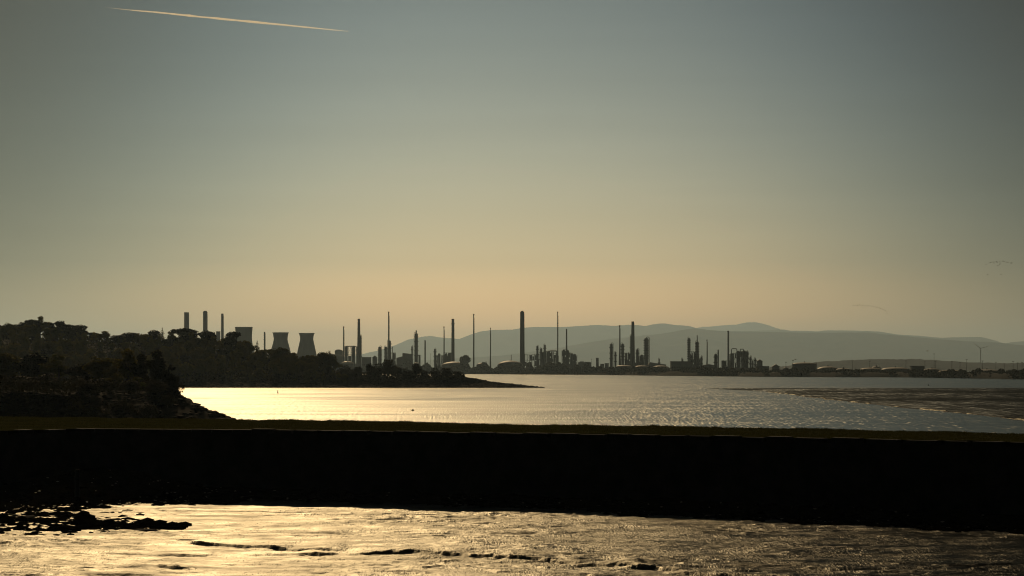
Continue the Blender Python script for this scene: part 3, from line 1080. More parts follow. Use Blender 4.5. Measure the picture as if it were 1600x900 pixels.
# skyline trees of the wooded hill: column, top row, width px, kind, leaf, label
CREST = [
    (-14, 506, 34, 'pine', 'leaf_pine', 'dark pine cut by the left edge of the picture on the hill crest'),
    (14, 505, 26, 'broad', 'leaf_olive', 'dull olive tree on the hill crest, leftmost whole crown'),
    (37, 503, 22, 'pine', 'leaf_pine', 'dark flat-topped pine left of the pale highest tree'),
    (53, 498, 20, 'pine', 'leaf_pine', 'dark rounded pine touching the pale highest tree of the hill'),
    (63, 495.5, 20, 'spread', 'leaf_spring', 'pale feathery tree, highest point of the wooded hill'),
    (78, 503, 16, 'pine', 'leaf_pine', 'small dark pine just right of the pale highest tree'),
    (95, 500.5, 17, 'pine', 'leaf_pine', 'narrow dark pine standing a little above the flat-topped clump'),
    (108, 506, 26, 'pine', 'leaf_pine', 'broad dark pine in the middle of the flat-topped clump'),
    (126, 507, 20, 'pine', 'leaf_pine', 'dark pine at the right end of the flat-topped clump'),
    (146, 519, 18, 'pine', 'leaf_pine', 'low dark pine in the dip right of the flat-topped clump'),
    (164, 518, 24, 'spread', 'leaf_spring', 'pale rounded tree in the dip of the crest line'),
    (183, 524, 22, 'pine', 'leaf_pine', 'squat dark pine right of the pale rounded crest tree'),
    (202, 519, 24, 'pine', 'leaf_pine', 'dark pine with a table-flat top on the crest'),
    (224, 521, 24, 'broad', 'leaf_spring', 'pale olive tree between the flat pine and the spiky tree'),
    (240, 515, 16, 'pine', 'leaf_pine', 'dark ragged pine left of the thin pale spire'),
    (253, 511.5, 12, 'spire', 'leaf_olive', 'thin pale spire-shaped tree on the crest'),
    (268, 518, 22, 'spread', 'leaf_olive', 'olive tree filling the gap before the big dark dome'),
    (293, 511.5, 34, 'pine', 'leaf_pine', 'big dark domed pine below the flat-topped wide chimney'),
    (322, 516, 22, 'pine', 'leaf_pine', 'dark pine hiding the foot of the capped chimney'),
    (333, 517, 9, 'pine', 'leaf_pine', 'tiny round dark pine beside the small square building'),
    (352, 526, 20, 'broad', 'leaf_olive', 'olive tree at the foot of the thin pale chimney'),
    (362, 516.5, 20, 'pine', 'leaf_pine', 'round isolated dark pine overlapping the leftmost cooling tower'),
    (384, 532, 24, 'broad', 'leaf_spring', 'russet olive tree below the leftmost cooling tower'),
    (402, 531.5, 10, 'spire', 'leaf_olive', 'small pointed conifer left of the thin ribbed stack'),
    (415, 544, 20, 'broad', 'leaf_spring', 'bright olive tree at the foot of the ribbed stack'),
    (440, 543, 30, 'broad', 'leaf_olive', 'round olive tree hiding the foot of the middle cooling tower'),
    (460, 552, 18, 'spread', 'leaf_spring', 'low olive tree in the gap between the two right cooling towers'),
    (488, 553, 20, 'broad', 'leaf_spring', 'leafy tree overlapping the right cooling tower base'),
    (508, 549, 24, 'broad', 'leaf_olive', 'full round tree right of the cooling towers'),
    (522, 556, 18, 'spread', 'leaf_olive', 'last tall tree where the wood drops to scrub'),
]


def on_spit(px, v):
    y = SPD + v
    x = (px - 800) / FPX * y
    return Vector((x, y, float(spit_h(np.array(x), np.array(y)))))


GROUP_T = 'trees of the wooded spit'
for i, (px, ty, w, kind, mn, lab) in enumerate(CREST):
    v = float(np.interp(px, [0, 300, 420, 520], [185, 150, 90, 60])) + rng.uniform(-12, 12)
    b = on_spit(px, v)
    top = at(px, ty, SPD + v).z
    h = max(top - b.z, 5.0)
    tree(kind, mn, i, b, h, wid(w, SPD + v) * 1.45, lab, GROUP_T)
CUR = [(-60, 520), (0, 508), (60, 503), (130, 512), (160, 522), (300, 518), (400, 538), (440, 546), (520, 560), (560, 571)]
rows = [('hilltop', 0.97, 44, 1, -50, 505), ('upper', 0.72, 28, 12, -50, 500), ('middle', 0.5, 28, 20, -50, 520), ('lower', 0.28, 30, 30, -50, 535), ('waterside', 0.12, 30, 42, 60, 550)]
for rname, fr_, cnt, drop, p0, p1 in rows:
    for k in range(cnt):
        px = p0 + (p1 - p0) * (k + 0.5) / cnt + rng.uniform(-5, 5)
        vmax = float(np.interp(px, [0, 300, 420, 520], [175, 140, 80, 52]))
        v = 16 + (vmax - 16) * fr_ + rng.uniform(-5, 5)
        b = on_spit(px, v)
        topy = float(np.interp(px, [p for p, _ in CUR], [q for _, q in CUR])) + drop * (0.55 if px > 420 else 1) + rng.uniform(0, 9)
        h = float(np.clip(at(px, topy, SPD + v).z - b.z, 4.5, 13.5))
        sel = rng.random()
        kind, mn, adj = (('broad', 'leaf_olive', 'dull olive') if sel < 0.38 else ('spread', 'leaf_olive', 'loose olive') if sel < 0.62 else
                         ('broad', 'leaf_spring', 'yellow-olive') if sel < 0.84 else ('spread', 'leaf_spring', 'pale olive') if sel < 0.93 else ('pine', 'leaf_pine', 'dark'))
        tree(kind, mn, k, b, h, h * rng.uniform(0.75, 1.05), '%s tree, %s from the left in the %s row of the wooded hillside' % (adj, ORD[k], rname), GROUP_T)
# bushes along the low part of the spit
BUSH = [(540, 570, 26), (560, 572, 20), (576, 566, 16), (593, 567, 34), (606, 560, 26), (622, 571, 22), (634, 575, 16), (650, 567, 20), (664, 577, 18), (680, 574, 22), (697, 574, 26), (713, 579, 18), (552, 576, 20), (642, 578, 20), (586, 575, 20), (470, 580, 30), (505, 582, 28), (430, 583, 26), (390, 585, 24), (350, 586, 24), (310, 588, 22)]
BL = ['rounded bush where the wood ends on the spit', 'low bush right of the last trees on the spit', 'small upright bush left of the large bush on the spit', 'large spreading bush in the middle of the spit',
      'tallest bush of the spit, in front of the tall ringed flare', 'sloping bush right of the tallest one on the spit', 'little bush in the dip of the spit', 'upright dark bush in front of the narrow-topped column',
      'low flat bush right of the upright dark one', 'bush on the rise of the spit near its bare end', 'wide bush crowning the bare end of the spit', 'last small bush above the bare rocks of the spit', 'low front bush below the end of the wood',
      'low front bush left of the upright dark bush', 'low front bush under the large spreading bush', 'waterside bush below the right cooling tower', 'waterside bush under the full round tree', 'waterside bush below the middle cooling tower',
      'waterside bush below the leftmost cooling tower', 'waterside bush below the thin pale chimney', 'waterside bush at the left end of the spit beach']
for i, (px, ty, w) in enumerate(BUSH):
    v = rng.uniform(22, 30) if ty > 573 else rng.uniform(28, 40)
    b = on_spit(px, v)
    h = max(at(px, ty, SPD + v).z - b.z, 2.0)
    tree('bush', 'leaf_bush', i, b, h, wid(w, SPD + v) * 1.2, BL[i], 'bushes on the wooded spit')
# undergrowth mass along the spit and headland
n = 26000
ux = np.where(np.arange(n) < 12000, rng.uniform(-50, 726, n), rng.uniform(-60, 520, n))
uv = np.where(np.arange(n) < 12000, rng.uniform(18, 46, n), 40 + rng.random(n) * np.interp(ux, [0, 300, 420, 520], [150, 115, 60, 25]))
yy = SPD + uv
xx = (ux - 800) / FPX * yy
hh = 1.0 + 2.2 * np.clip(0.5 + fbm(xx / 6, yy / 6, 3, 121), 0, 1)
hh *= np.interp(ux, [-50, 560, 700, 726], [1.5, 1.2, 0.9, 0.4]) * np.where(np.arange(n) < 12000, 1.0, 0.7)
zzz = spit_h(xx, yy) + rng.random(n) * hh
u = rng.normal(size=(n, 3)); u /= np.linalg.norm(u, axis=1)[:, None]
w = np.cross(u, rng.normal(size=(n, 3))); w /= np.linalg.norm(w, axis=1)[:, None]
P = np.stack([xx, yy, zzz], 1)
s = rng.uniform(0.35, 0.85, n)[:, None]
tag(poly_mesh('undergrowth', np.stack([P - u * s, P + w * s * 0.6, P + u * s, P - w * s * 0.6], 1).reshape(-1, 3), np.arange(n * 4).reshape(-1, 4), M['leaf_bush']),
    'dark undergrowth along the shore of the wooded spit', 'undergrowth', kind='stuff')

# near headland trees: column, top row, width px, distance, kind, leaf, label
NEAR = [
    (246, 550, 46, 462, 'spread', 'leaf_bush', 'big black rounded tree at the water end of the near headland'),
    (272, 585, 24, 455, 'bush', 'leaf_bush', 'small ragged bush at the top of the riprap slope'),
    (222, 556, 44, 480, 'spread', 'leaf_bush', 'dark tree just left of the black rounded end tree'),
    (268, 572, 30, 457, 'spread', 'leaf_bush', 'smaller dark tree leaning over the riprap at the headland end'),
    (200, 548, 52, 500, 'spread', 'leaf_spring', 'tree with speckled yellow-olive leaves on the near headland'),
    (214, 590, 40, 452, 'spread', 'leaf_olive', 'lower tree with coppery leaf flecks beside the end tree'),
    (183, 585, 40, 470, 'spread', 'leaf_spring', 'lower speckled olive tree in front of the taller speckled tree'),
    (160, 558, 50, 540, 'broad', 'leaf_olive', 'dull olive tree left of the tall speckled tree'),
    (128, 566, 50, 560, 'broad', 'leaf_pine', 'dark tree in the hollow of the near headland'),
    (92, 556, 56, 580, 'spread', 'leaf_olive', 'wide olive tree in the middle of the near headland'),
    (52, 552, 56, 590, 'broad', 'leaf_pine', 'dark wide tree of the near headland toward the left'),
    (12, 548, 60, 600, 'broad', 'leaf_olive', 'tall dull tree of the near headland at the left border'),
    (-25, 548, 60, 600, 'broad', 'leaf_pine', 'dark tree of the near headland cut by the left border'),
    (-10, 590, 60, 500, 'spread', 'leaf_pine', 'dark lower tree of the near headland cut by the left border'),
    (36, 594, 56, 500, 'broad', 'leaf_pine', 'dark lower tree, second from the left in the near row'),
    (78, 600, 50, 490, 'spread', 'leaf_pine', 'dark lower tree, third from the left in the near row'),
    (118, 592, 46, 500, 'spread', 'leaf_bush', 'loose lower tree, fourth from the left in the near row'),
    (150, 602, 44, 480, 'broad', 'leaf_pine', 'dark lower tree, fifth from the left in the near row'),
    (240, 604, 40, 446, 'bush', 'leaf_bush', 'dark bush under the black rounded end tree'),
    (205, 618, 44, 440, 'bush', 'leaf_bush', 'dark bush on the bank below the speckled trees'),
    (165, 622, 44, 436, 'bush', 'leaf_bush', 'sloping bush on the bank right of the headland middle'),
    (125, 616, 44, 440, 'bush', 'leaf_bush', 'mounded bush on the bank at the headland middle'),
    (85, 622, 46, 436, 'bush', 'leaf_bush', 'mounded bush on the bank toward the left'),
    (44, 626, 46, 432, 'bush', 'leaf_bush', 'low bush on the bank, second from the left border'),
    (5, 620, 46, 432, 'bush', 'leaf_bush', 'low bush on the bank at the left border'),
    (262, 622, 30, 440, 'bush', 'leaf_bush', 'small bush added to darken the riprap half way up beside its edge'),  # this and the following bushes are added to darken the sunlit bank
    (236, 630, 40, 424, 'bush', 'leaf_bush', 'spreading bush added to darken the low riprap bank'),
    (190, 636, 46, 420, 'bush', 'leaf_bush', 'low bush added to darken the bank foot below the speckled trees'),
    (140, 638, 46, 418, 'bush', 'leaf_bush', 'low bush added to darken the bank foot near its middle'),
]
for (kind, mn) in (('broad', 'leaf_pine'), ('spread', 'leaf_pine'), ('spread', 'leaf_bush'), ('broad', 'leaf_bush')):
    PROTO[(kind, mn)] = PROTO[(kind, 'leaf_olive')]
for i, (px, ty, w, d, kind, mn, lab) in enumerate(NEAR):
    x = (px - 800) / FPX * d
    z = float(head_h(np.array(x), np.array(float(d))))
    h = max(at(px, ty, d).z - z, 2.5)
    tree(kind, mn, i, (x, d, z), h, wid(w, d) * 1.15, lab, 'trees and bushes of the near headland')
n = 14000
yy = np.where(np.arange(n) < 9000, rng.uniform(412, 520, n), rng.uniform(401, 414, n))
xb = -58 - np.maximum(yy - 450, 0) * 0.19 - np.maximum(450 - yy, 0) * 0.35 - 7
xx = xb - rng.random(n) ** 1.3 * 70 + np.where(np.arange(n) < 9000, 0, 6)
hh = 0.6 + 2.0 * np.clip(0.5 + fbm(xx / 4, yy / 4, 3, 131), 0, 1)
P = np.stack([xx, yy, head_h(xx, yy) + rng.random(n) * hh], 1)
u = rng.normal(size=(n, 3)); u /= np.linalg.norm(u, axis=1)[:, None]
w = np.cross(u, rng.normal(size=(n, 3))); w /= np.linalg.norm(w, axis=1)[:, None]
s = rng.uniform(0.15, 0.4, n)[:, None]
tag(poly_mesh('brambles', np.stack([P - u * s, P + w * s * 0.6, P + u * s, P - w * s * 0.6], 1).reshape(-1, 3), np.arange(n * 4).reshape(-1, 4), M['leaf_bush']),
    'dark brambles covering the near headland bank', 'undergrowth', kind='stuff')

# far scrub belt along the opposite shore
n = 42000
ux = np.concatenate([rng.uniform(560, 960, n // 2), rng.uniform(940, 1640, n - n // 2)])
sd = np.array([shore_d(p) for p in ux])
uv = rng.uniform(4, 90, n)
hmax = np.interp(ux, [560, 720, 800, 900, 945, 1000, 1300, 1640], [11, 13, 14, 13, 11, 8, 4.2, 4.0]) * np.clip(0.75 + fbm(ux / 9, ux * 0, 4, 151) * 0.9, 0.25, 1.4)
yy = sd + uv
xx = (ux - 800) / FPX * yy
P = np.stack([xx, yy, np.clip((uv - 4) * 0.3, 0.6, 4.0) + rng.random(n) ** 0.8 * hmax], 1)
u = rng.normal(size=(n, 3)); u /= np.linalg.norm(u, axis=1)[:, None]
w = np.cross(u, rng.normal(size=(n, 3))); w /= np.linalg.norm(w, axis=1)[:, None]
s = rng.uniform(1.0, 2.6, n)[:, None]
tag(poly_mesh('shore_scrub', np.stack([P - u * s, P + w * s * 0.6, P + u * s, P - w * s * 0.6], 1).reshape(-1, 3), np.arange(n * 4).reshape(-1, 4), M['leaf_bush']),
    'belt of scrub along the far shore in front of the refinery', 'scrub', kind='stuff')
for i, (px, ty, w, d, lab) in enumerate([(727, 553, 17, 4450, 'dark bushy tree on the far shore right of the ringed chimney'), (757, 565, 12, 4400, 'small dark tree above the little domed tank'),
                                          (640, 562, 12, 4600, 'small dark tree beside the slope-roofed shed')]):
    tree('broad', 'leaf_bush', i, (at(px, 576, d).x, d, 4.0), at(px, ty, d).z - 4.0, wid(w, d) * 1.1, lab, 'trees on the far shore')


# ------------------------------------------------------------------ refinery and power station
LAND = 4.0


def ground_at(px, d):
    return Vector(((px - 800) / FPX * d, d, LAND))


def top_h(ty, d):
    return EYE + (HZ - ty) / FPX * d - LAND


def ring(r, w, t, z, seg=16, cx=0, cy=0):
    """a platform ring round a shaft"""
    return MB().lathe([(r, z), (r + w, z), (r + w, z + t), (r, z + t)], seg, cx, cy, caps=False)


def chimney(px, ty, wt, wb, d, label, m='concrete', bands=(), cap=None, group='tall refinery stacks', name='chimney'):
    e = empty(name, ground_at(px, d))
    tag(e, label, 'chimney', group)
    H, rt, rb = top_h(ty, d), wid(wt, d) / 2, wid(wb, d) / 2
    MB().lathe([(rb, -1), (rb * 0.75 + rt * 0.25, H * 0.25), ((rb + rt) / 2, H * 0.55), (rt, H), (rt * 0.8, H), (rt * 0.8, H - 2.5)], 20).build('shaft', M[m], e, True)
    ring(rt, 0.35, 1.0, H - 1.6, 20).build('rim', M['dark_steel'], e)
    for b in bands:
        z = H * b
        r = rb + (rt - rb) * b
        p = ring(r, 1.1, 0.35, z, 16).build('platform', M['dark_steel'], e)
        ring(r + 1.0, 0.08, 1.0, z + 0.35, 16).build('railing', M['dark_steel'], p)
    if cap:
        r0, h0 = wid(cap[0], d) / 2, wid(cap[1], d)
        MB().lathe([(r0, H - 0.2), (r0, H + h0), (r0 * 0.7, H + h0)], 16).build('flue_tip', M['dark_steel'], e)
    n = max(6, int(H / 2.2))
    lad = MB()
    lad.box(rb + 0.12, rb + 0.32, -0.25, 0.25, 1, H * 0.97) if abs(rt - rb) < 0.6 else lad.tube([(rb + 0.2, 0, 1), (rt + 0.2, 0, H * 0.97)], 0.2, 4)
    lad.build('ladder', M['dark_steel'], e)
    return e


def flare(px, ty, w, d, label, base=None, tip=True, rings=(), m='stack_steel', group='slender flare stacks', taper=0.75):
    e = empty('flare_stack', ground_at(px, d))
    tag(e, label, 'flare stack', group)
    H, r = top_h(ty, d), wid(w, d) / 2
    rb = r if base is None else wid(base, d) / 2
    MB().lathe([(rb, -1), (rb * 0.8 + r * 0.2, H * 0.22), (r, H * 0.45), (r * taper, H - 3)], 10).build('riser', M[m], e, True)
    if tip:
        MB().lathe([(r * taper, H - 3), (r * taper * 1.5, H - 2.4), (r * taper * 1.5, H - 0.3), (r * taper * 0.9, H)], 10).build('flare_tip', M['dark_steel'], e)
    for b in rings:
        ring(r * 0.85, 0.9, 0.4, H * b, 10).build('platform', M['dark_steel'], e)
    MB().box(r * 0.9, r * 0.9 + 0.5, -0.3, 0.3, 1, H * 0.93).build('ladder', M['dark_steel'], e)
    MB().lathe([(rb * 1.6, -1), (rb * 1.6, 1.5), (rb, 2.2)], 10).build('footing', M['concrete'], e)
    return e


def column(px, ty, w, d, label, neck=None, plats=4, m='stack_steel', side=0, group='process columns'):
    """a tall vessel with domed head, ring platforms and an overhead pipe"""
    e = empty('process_column', ground_at(px, d))
    tag(e, label, 'column', group)
    H, r = top_h(ty, d), wid(w, d) / 2
    if neck:
        nr, ny = wid(neck[0], d) / 2, top_h(neck[1], d)
        H0 = ny
        MB().lathe([(nr, H0 - 0.5), (nr, H - 0.6), (nr * 0.5, H)], 12).build('upper_vessel', M[m], e, True)
    else:
        H0 = H
    MB().lathe([(r * 1.15, -1), (r * 1.15, 2.5), (r, 4), (r, H0 - r * 0.7), (r * 0.8, H0 - r * 0.25), (r * 0.3, H0)], 16).build('vessel', M[m], e, True)
    for k in range(plats):
        z = H0 * (0.35 + 0.6 * (k + 0.5) / plats)
        p = ring(r, max(1.5, r * 0.5), 0.7, z, 14).build('platform', M['dark_steel'], e)
        ring(r + max(1.42, r * 0.48), 0.07, 1.0, z + 0.7, 14).build('railing', M['dark_steel'], p)
    s = side or (1 if rng.random() < 0.5 else -1)
    pr = max(0.3, r * 0.16)
    MB().tube([(0, 0, H0 - 0.3), (0, 0, H0 + 1.2), (s * r * 0.7, -r * 0.3, H0 + 1.8), (s * (r + pr * 2), -r * 0.5, H0 + 0.4), (s * (r + pr * 2), -r * 0.5, 3)], pr, 8).build('overhead_pipe', M[m], e, True)
    MB().box(-s * (r + 0.45), -s * (r + 0.1), -0.25, 0.25, 1, H0).build('ladder', M['dark_steel'], e) if s < 0 else MB().box(-(r + 0.45), -(r + 0.1), -0.25, 0.25, 1, H0).build('ladder', M['dark_steel'], e)
    return e


def frame_unit(px0, px1, ty, d, label, levels=4, bays=4, vessels=(), pipes=(), infill=0.5, stacks=(), group='process units', m='dark_steel', tops=None, seed=0):
    """open steel structure: posts, decks, vessels between them, looping pipes. vessels (px, ty, w), pipes (pxa, pxb, ty, w)"""
    r = np.random.default_rng(seed + int(px0))
    c = (px0 + px1) / 2
    e = empty('process_unit', ground_at(c, d))
    tag(e, label, 'refinery unit', group)
    H = top_h(ty, d)
    W = wid(px1 - px0, d)
    D = max(W * 0.6, 8.0)
    xs_ = np.linspace(-W / 2, W / 2, bays + 1)
    tp = tops or [ty] * (bays + 1)
    hs = [top_h(q, d) for q in tp]
    for i, x in enumerate(xs_):
        for y in (-D / 2, D / 2):
            MB().box(x - 0.35, x + 0.35, y - 0.35, y + 0.35, -1, hs[i]).build('post', M[m], e)
    for k in range(levels):
        for i in range(bays):
            z = min(hs[i], hs[i + 1]) * (k + 1) / levels
            p = MB().box(xs_[i] - 0.4, xs_[i + 1] + 0.4, -D / 2 - 0.5, D / 2 + 0.5, z - 0.5, z - 0.1).build('deck', M[m], e)
            rail = MB()
            rail.box(xs_[i] - 0.4, xs_[i + 1] + 0.4, -D / 2 - 0.5, -D / 2 - 0.42, z + 0.8, z + 0.95)
            for q in np.linspace(xs_[i], xs_[i + 1], 4):
                rail.box(q - 0.06, q + 0.06, -D / 2 - 0.49, -D / 2 - 0.43, z - 0.1, z + 0.8)
            rail.build('railing', M[m], p)
            if r.random() < infill:
                z0 = z - min(hs[i], hs[i + 1]) / levels
                bw = (xs_[i + 1] - xs_[i])
                a = xs_[i] + bw * r.uniform(0.05, 0.25)
                b = xs_[i + 1] - bw * r.uniform(0.05, 0.25)
                if r.random() < 0.5:
                    MB().box(a, b, -D * 0.3, D * 0.3, z0, z - 0.55 - (z - z0) * r.uniform(0, 0.3)).build('equipment_box', M['stack_steel'], e)
                else:
                    rr = (b - a) / 2
                    MB().lathe([(rr, z0), (rr, z - 0.8), (rr * 0.6, z - 0.55)], 12, (a + b) / 2, 0).build('drum', M['stack_steel'], e, True)
    br = MB()
    for i in range(bays):
        h = min(hs[i], hs[i + 1])
        for k in range(levels):
            z0, z1 = h * k / levels, h * (k + 1) / levels - 0.5
            if (i + k) % 2:
                br.tube([(xs_[i], -D / 2 - 0.1, z0), (xs_[i + 1], -D / 2 - 0.1, z1)], 0.16, 4)
    if br.v:
        br.build('bracing', M[m], e)
    for (vp, vt, vw) in vessels:
        h, rr, x = top_h(vt, d), wid(vw, d) / 2, wid(vp - c, d)
        q = MB().lathe([(rr, -1), (rr, h - rr * 0.6), (rr * 0.75, h - rr * 0.2), (rr * 0.25, h)], 14, x, 0).build('vessel', M['stack_steel'], e, True)
        ring(rr, 0.9, 0.3, h * 0.82, 12, x, 0).build('platform', M[m], q)
        ring(rr, 0.8, 0.3, h * 0.55, 12, x, 0).build('platform', M[m], q)
    for (pa, pb, pt, pw) in pipes:
        xa, xb_, h, rr = wid(pa - c, d), wid(pb - c, d), top_h(pt, d), wid(pw, d) / 2
        k = min(abs(xb_ - xa) * 0.3, 4.0)
        s = 1 if xb_ > xa else -1
        MB().tube([(xa, -D * 0.4, 2), (xa, -D * 0.4, h - k), (xa + s * k * 0.3, -D * 0.4, h - k * 0.3), (xa + s * k, -D * 0.4, h - rr), (xb_ - s * k, -D * 0.4, h - rr),
                   (xb_ - s * k * 0.3, -D * 0.4, h - k * 0.3), (xb_, -D * 0.4, h - k), (xb_, -D * 0.4, 2)], rr, 8).build('pipe', M['stack_steel'], e, True)
    for (sp, st, sw) in stacks:
        h, rr, x = top_h(st, d), wid(sw, d) / 2, wid(sp - c, d)
        q = MB().lathe([(rr * 1.5, -1), (rr * 1.5, h * 0.5), (rr, h * 0.6), (rr, h - 0.6), (rr * 1.25, h - 0.5), (rr * 1.25, h)], 12, x, 0).build('stack', M['rust_steel'], e, True)
        ring(rr * 1.4, 0.9, 0.4, h * 0.6, 12, x, 0).build('platform', M[m], q)
    return e


def cooling_tower(px, prof, d, label):
    """prof: list of (row, width px) from the base upwards"""
    e = empty('cooling_tower', ground_at(px, d))
    tag(e, label, 'cooling tower', 'power station cooling towers')
    P = [(wid(w, d) / 2, top_h(y, d)) for y, w in prof]
    zs = np.linspace(P[0][1], P[-1][1], 26)
    rs_ = np.interp(zs, [p[1] for p in P], [p[0] for p in P])
    k = np.array([0.25, 0.5, 0.25])
    for _ in range(3):
        rs_[1:-1] = np.convolve(rs_, k, 'same')[1:-1]
    outer = list(zip(rs_, zs))
    inner = [(r - 0.6, z) for r, z in outer][::-1]
    MB().lathe(outer + inner, 40, caps=False).build('shell', M['concrete'], e, True)
    ring(P[-1][0], 0.5, 1.0, P[-1][1] - 1.0, 40).build('rim', M['concrete'], e)
    r0, z0 = P[0]
    for i in range(20):
        a0, a1 = 2 * math.pi * i / 20, 2 * math.pi * (i + 0.5) / 20
        MB().tube([(math.cos(a0) * (r0 + 1.5), math.sin(a0) * (r0 + 1.5), -1), (math.cos(a1) * r0, math.sin(a1) * r0, z0 + 0.3)], 0.5, 6).build('leg', M['concrete'], e)
    MB().lathe([(r0 + 3, -1), (r0 + 3, 0.8), (r0 + 2.4, 0.8), (r0 + 2.4, 0.2)], 32, caps=True).build('basin', M['concrete'], e)
    return e


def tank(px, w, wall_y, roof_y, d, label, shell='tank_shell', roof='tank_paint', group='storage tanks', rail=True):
    e = empty('storage_tank', ground_at(px, d))
    tag(e, label, 'tank', group)
    R, h, hr = wid(w, d) / 2, max(top_h(wall_y, d), 2.0), max(top_h(roof_y, d), 2.5)
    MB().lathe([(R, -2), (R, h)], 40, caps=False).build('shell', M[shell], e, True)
    ring(R, 0.5, 0.5, h * 0.9, 40).build('wind_girder', M['dark_steel'], e)
    n = 9
    prof = [(R + 0.15, h - 0.1)] + [(R * math.cos(t_), h + (hr - h) * math.sin(t_)) for t_ in np.linspace(0.02, math.pi / 2 - 0.06, n)]
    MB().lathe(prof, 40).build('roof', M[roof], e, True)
    st = MB()
    st.tube([(math.cos(-2.4 + k * 0.07) * (R + 0.55), math.sin(-2.4 + k * 0.07) * (R + 0.55), h * k / 16 + 0.2) for k in range(17)], 0.4, 6)
    st.build('stair', M['dark_steel'], e)
    if rail:
        rb = MB()
        for k in range(40):
            a = 2 * math.pi * k / 40
            rb.box(math.cos(a) * R - 0.07, math.cos(a) * R + 0.07, math.sin(a) * R - 0.07, math.sin(a) * R + 0.07, h, h + 1.1)
        rb.lathe([(R - 0.06, h + 1.0), (R + 0.06, h + 1.0), (R + 0.06, h + 1.12), (R - 0.06, h + 1.12)], 40, caps=False)
        rb.build('railing', M['dark_steel'], e)
    MB().lathe([(0.7, hr - 0.6), (0.7, hr + 0.8), (1.0, hr + 0.9), (0.2, hr + 1.4)], 10).build('vent', M['dark_steel'], e)
    return e


def building(px0, px1, ty, d, label, roof='flat', eave=None, m='cladding', group='refinery buildings', rows=1, cols=4):
    c = (px0 + px1) / 2
    e = empty('industrial_building', ground_at(c, d))
    tag(e, label, 'building', group)
    W, H, D = wid(px1 - px0, d), top_h(ty, d), max(wid(px1 - px0, d) * 0.7, 8)
    if roof == 'flat':
        MB().box(-W / 2, W / 2, -D / 2, D / 2, -1, H - 0.5).build('wall', M[m], e)
        MB().box(-W / 2 - 0.4, W / 2 + 0.4, -D / 2 - 0.4, D / 2 + 0.4, H - 0.5, H).build('roof', M['dark_steel'], e)
        he = H
    else:
        he = top_h(eave, d)
        ridge = {'gable': 0.0, 'left': -W * 0.42, 'right': W * 0.42}[roof]
        MB().prism([(-W / 2, -1), (W / 2, -1), (W / 2, he), (ridge, H - 0.4), (-W / 2, he)], -D / 2, D / 2).build('wall', M[m], e)
        MB().prism([(-W / 2 - 0.5, he), (ridge, H - 0.38), (W / 2 + 0.5, he), (W / 2 + 0.5, he + 0.35), (ridge, H), (-W / 2 - 0.5, he + 0.35)], -D / 2 - 0.4, D / 2 + 0.4).build('roof', M['dark_steel'], e)
    for r_ in range(rows):
        for k in range(cols):
            x = -W / 2 + W * (k + 0.5) / cols
            z = he * (r_ + 0.55) / (rows + 0.2)
            f = MB().box(x - W / cols * 0.28, x + W / cols * 0.28, -D / 2 - 0.12, -D / 2 + 0.1, z - 0.9, z + 0.9).build('window', M['dark_steel'], e)
            MB().box(x - W / cols * 0.24, x + W / cols * 0.24, -D / 2 - 0.16, -D / 2 - 0.125, z - 0.7, z + 0.7).build('pane', M['glass'], f)
    MB().box(-W * 0.42, -W * 0.42 + min(3, W * 0.12), -D / 2 - 0.1, -D / 2 + 0.1, -0.5, 3.2).build('door', M['dark_steel'], e)
    return e


# power station on the left
D1 = 5300
chimney(291.5, 488, 7.6, 7.9, D1, 'wide flat-topped chimney rising from behind the left wood', bands=())
chimney(320.7, 487.2, 6.9, 7.3, D1, 'wide chimney with a narrower capped top behind the wood', cap=(5.4, 1.4))
chimney(347.4, 490, 3.7, 4.6, D1, 'slim pale chimney between the capped chimney and the cooling towers')
building(338, 344, 517.7, D1, 'small square building top at the foot of the slim chimney', cols=2)
cooling_tower(381, [(570, 40), (552, 33), (540, 27.5), (527, 24.6), (511, 27.4)], D1 - 250, 'leftmost and widest-topped cooling tower, partly hidden by a dark pine')
cooling_tower(438.5, [(572, 38), (556, 33), (546, 29.6), (532, 21.6), (528, 21.2), (519.4, 25)], D1, 'middle cooling tower, its foot behind olive trees')
cooling_tower(479.2, [(572, 37), (557, 32), (545, 27), (531, 20.6), (527, 20.2), (520.4, 24.4)], D1, 'rightmost cooling tower, standing clear between the trees')
flare(413.4, 516.6, 2.4, D1 - 300, 'thin ribbed stack between the left and middle cooling towers', rings=(0.3, 0.42, 0.54, 0.66, 0.78, 0.9), tip=False, taper=0.95)

# first refinery group
D2 = 4750
building(514, 536, 552, D2 + 60, 'long conveyor building with a humped roof left of the heater block', 'left', 557, cols=6)
e = empty('storage_shed', ground_at(529.5, D2 + 120))
tag(e, 'arched shed roof peeping over the conveyor building', 'shed')
R_ = wid(5.6, D2 + 120)
hh_ = top_h(546.3, D2 + 120)
MB().prism([(-R_, -1), (R_, -1)] + [(R_ * math.cos(a), hh_ - 4 + 4 * math.sin(a)) for a in np.linspace(0, math.pi, 12)], -14, 14).build('wall', M['cladding'], e)
MB().prism([((R_ + 0.3) * math.cos(a), hh_ - 4 + 4.3 * math.sin(a)) for a in np.linspace(0, math.pi, 12)] + [(R_ * math.cos(a), hh_ - 4 + 4 * math.sin(a)) for a in np.linspace(math.pi, 0, 12)], -14.4, 14.4).build('roof', M['dark_steel'], e)
flare(536.9, 510, 1.9, D2, 'thin flare stack at the left side of the heater block', rings=(0.5, 0.62, 0.74))
frame_unit(539, 558.6, 541, D2, 'square-framed heater block with open windows beside the tall left chimney', 3, 4, vessels=[(552.5, 541.5, 5.5), (541.2, 541, 3.6)], pipes=[(540, 557.5, 540.5, 1.4)], infill=0.35)
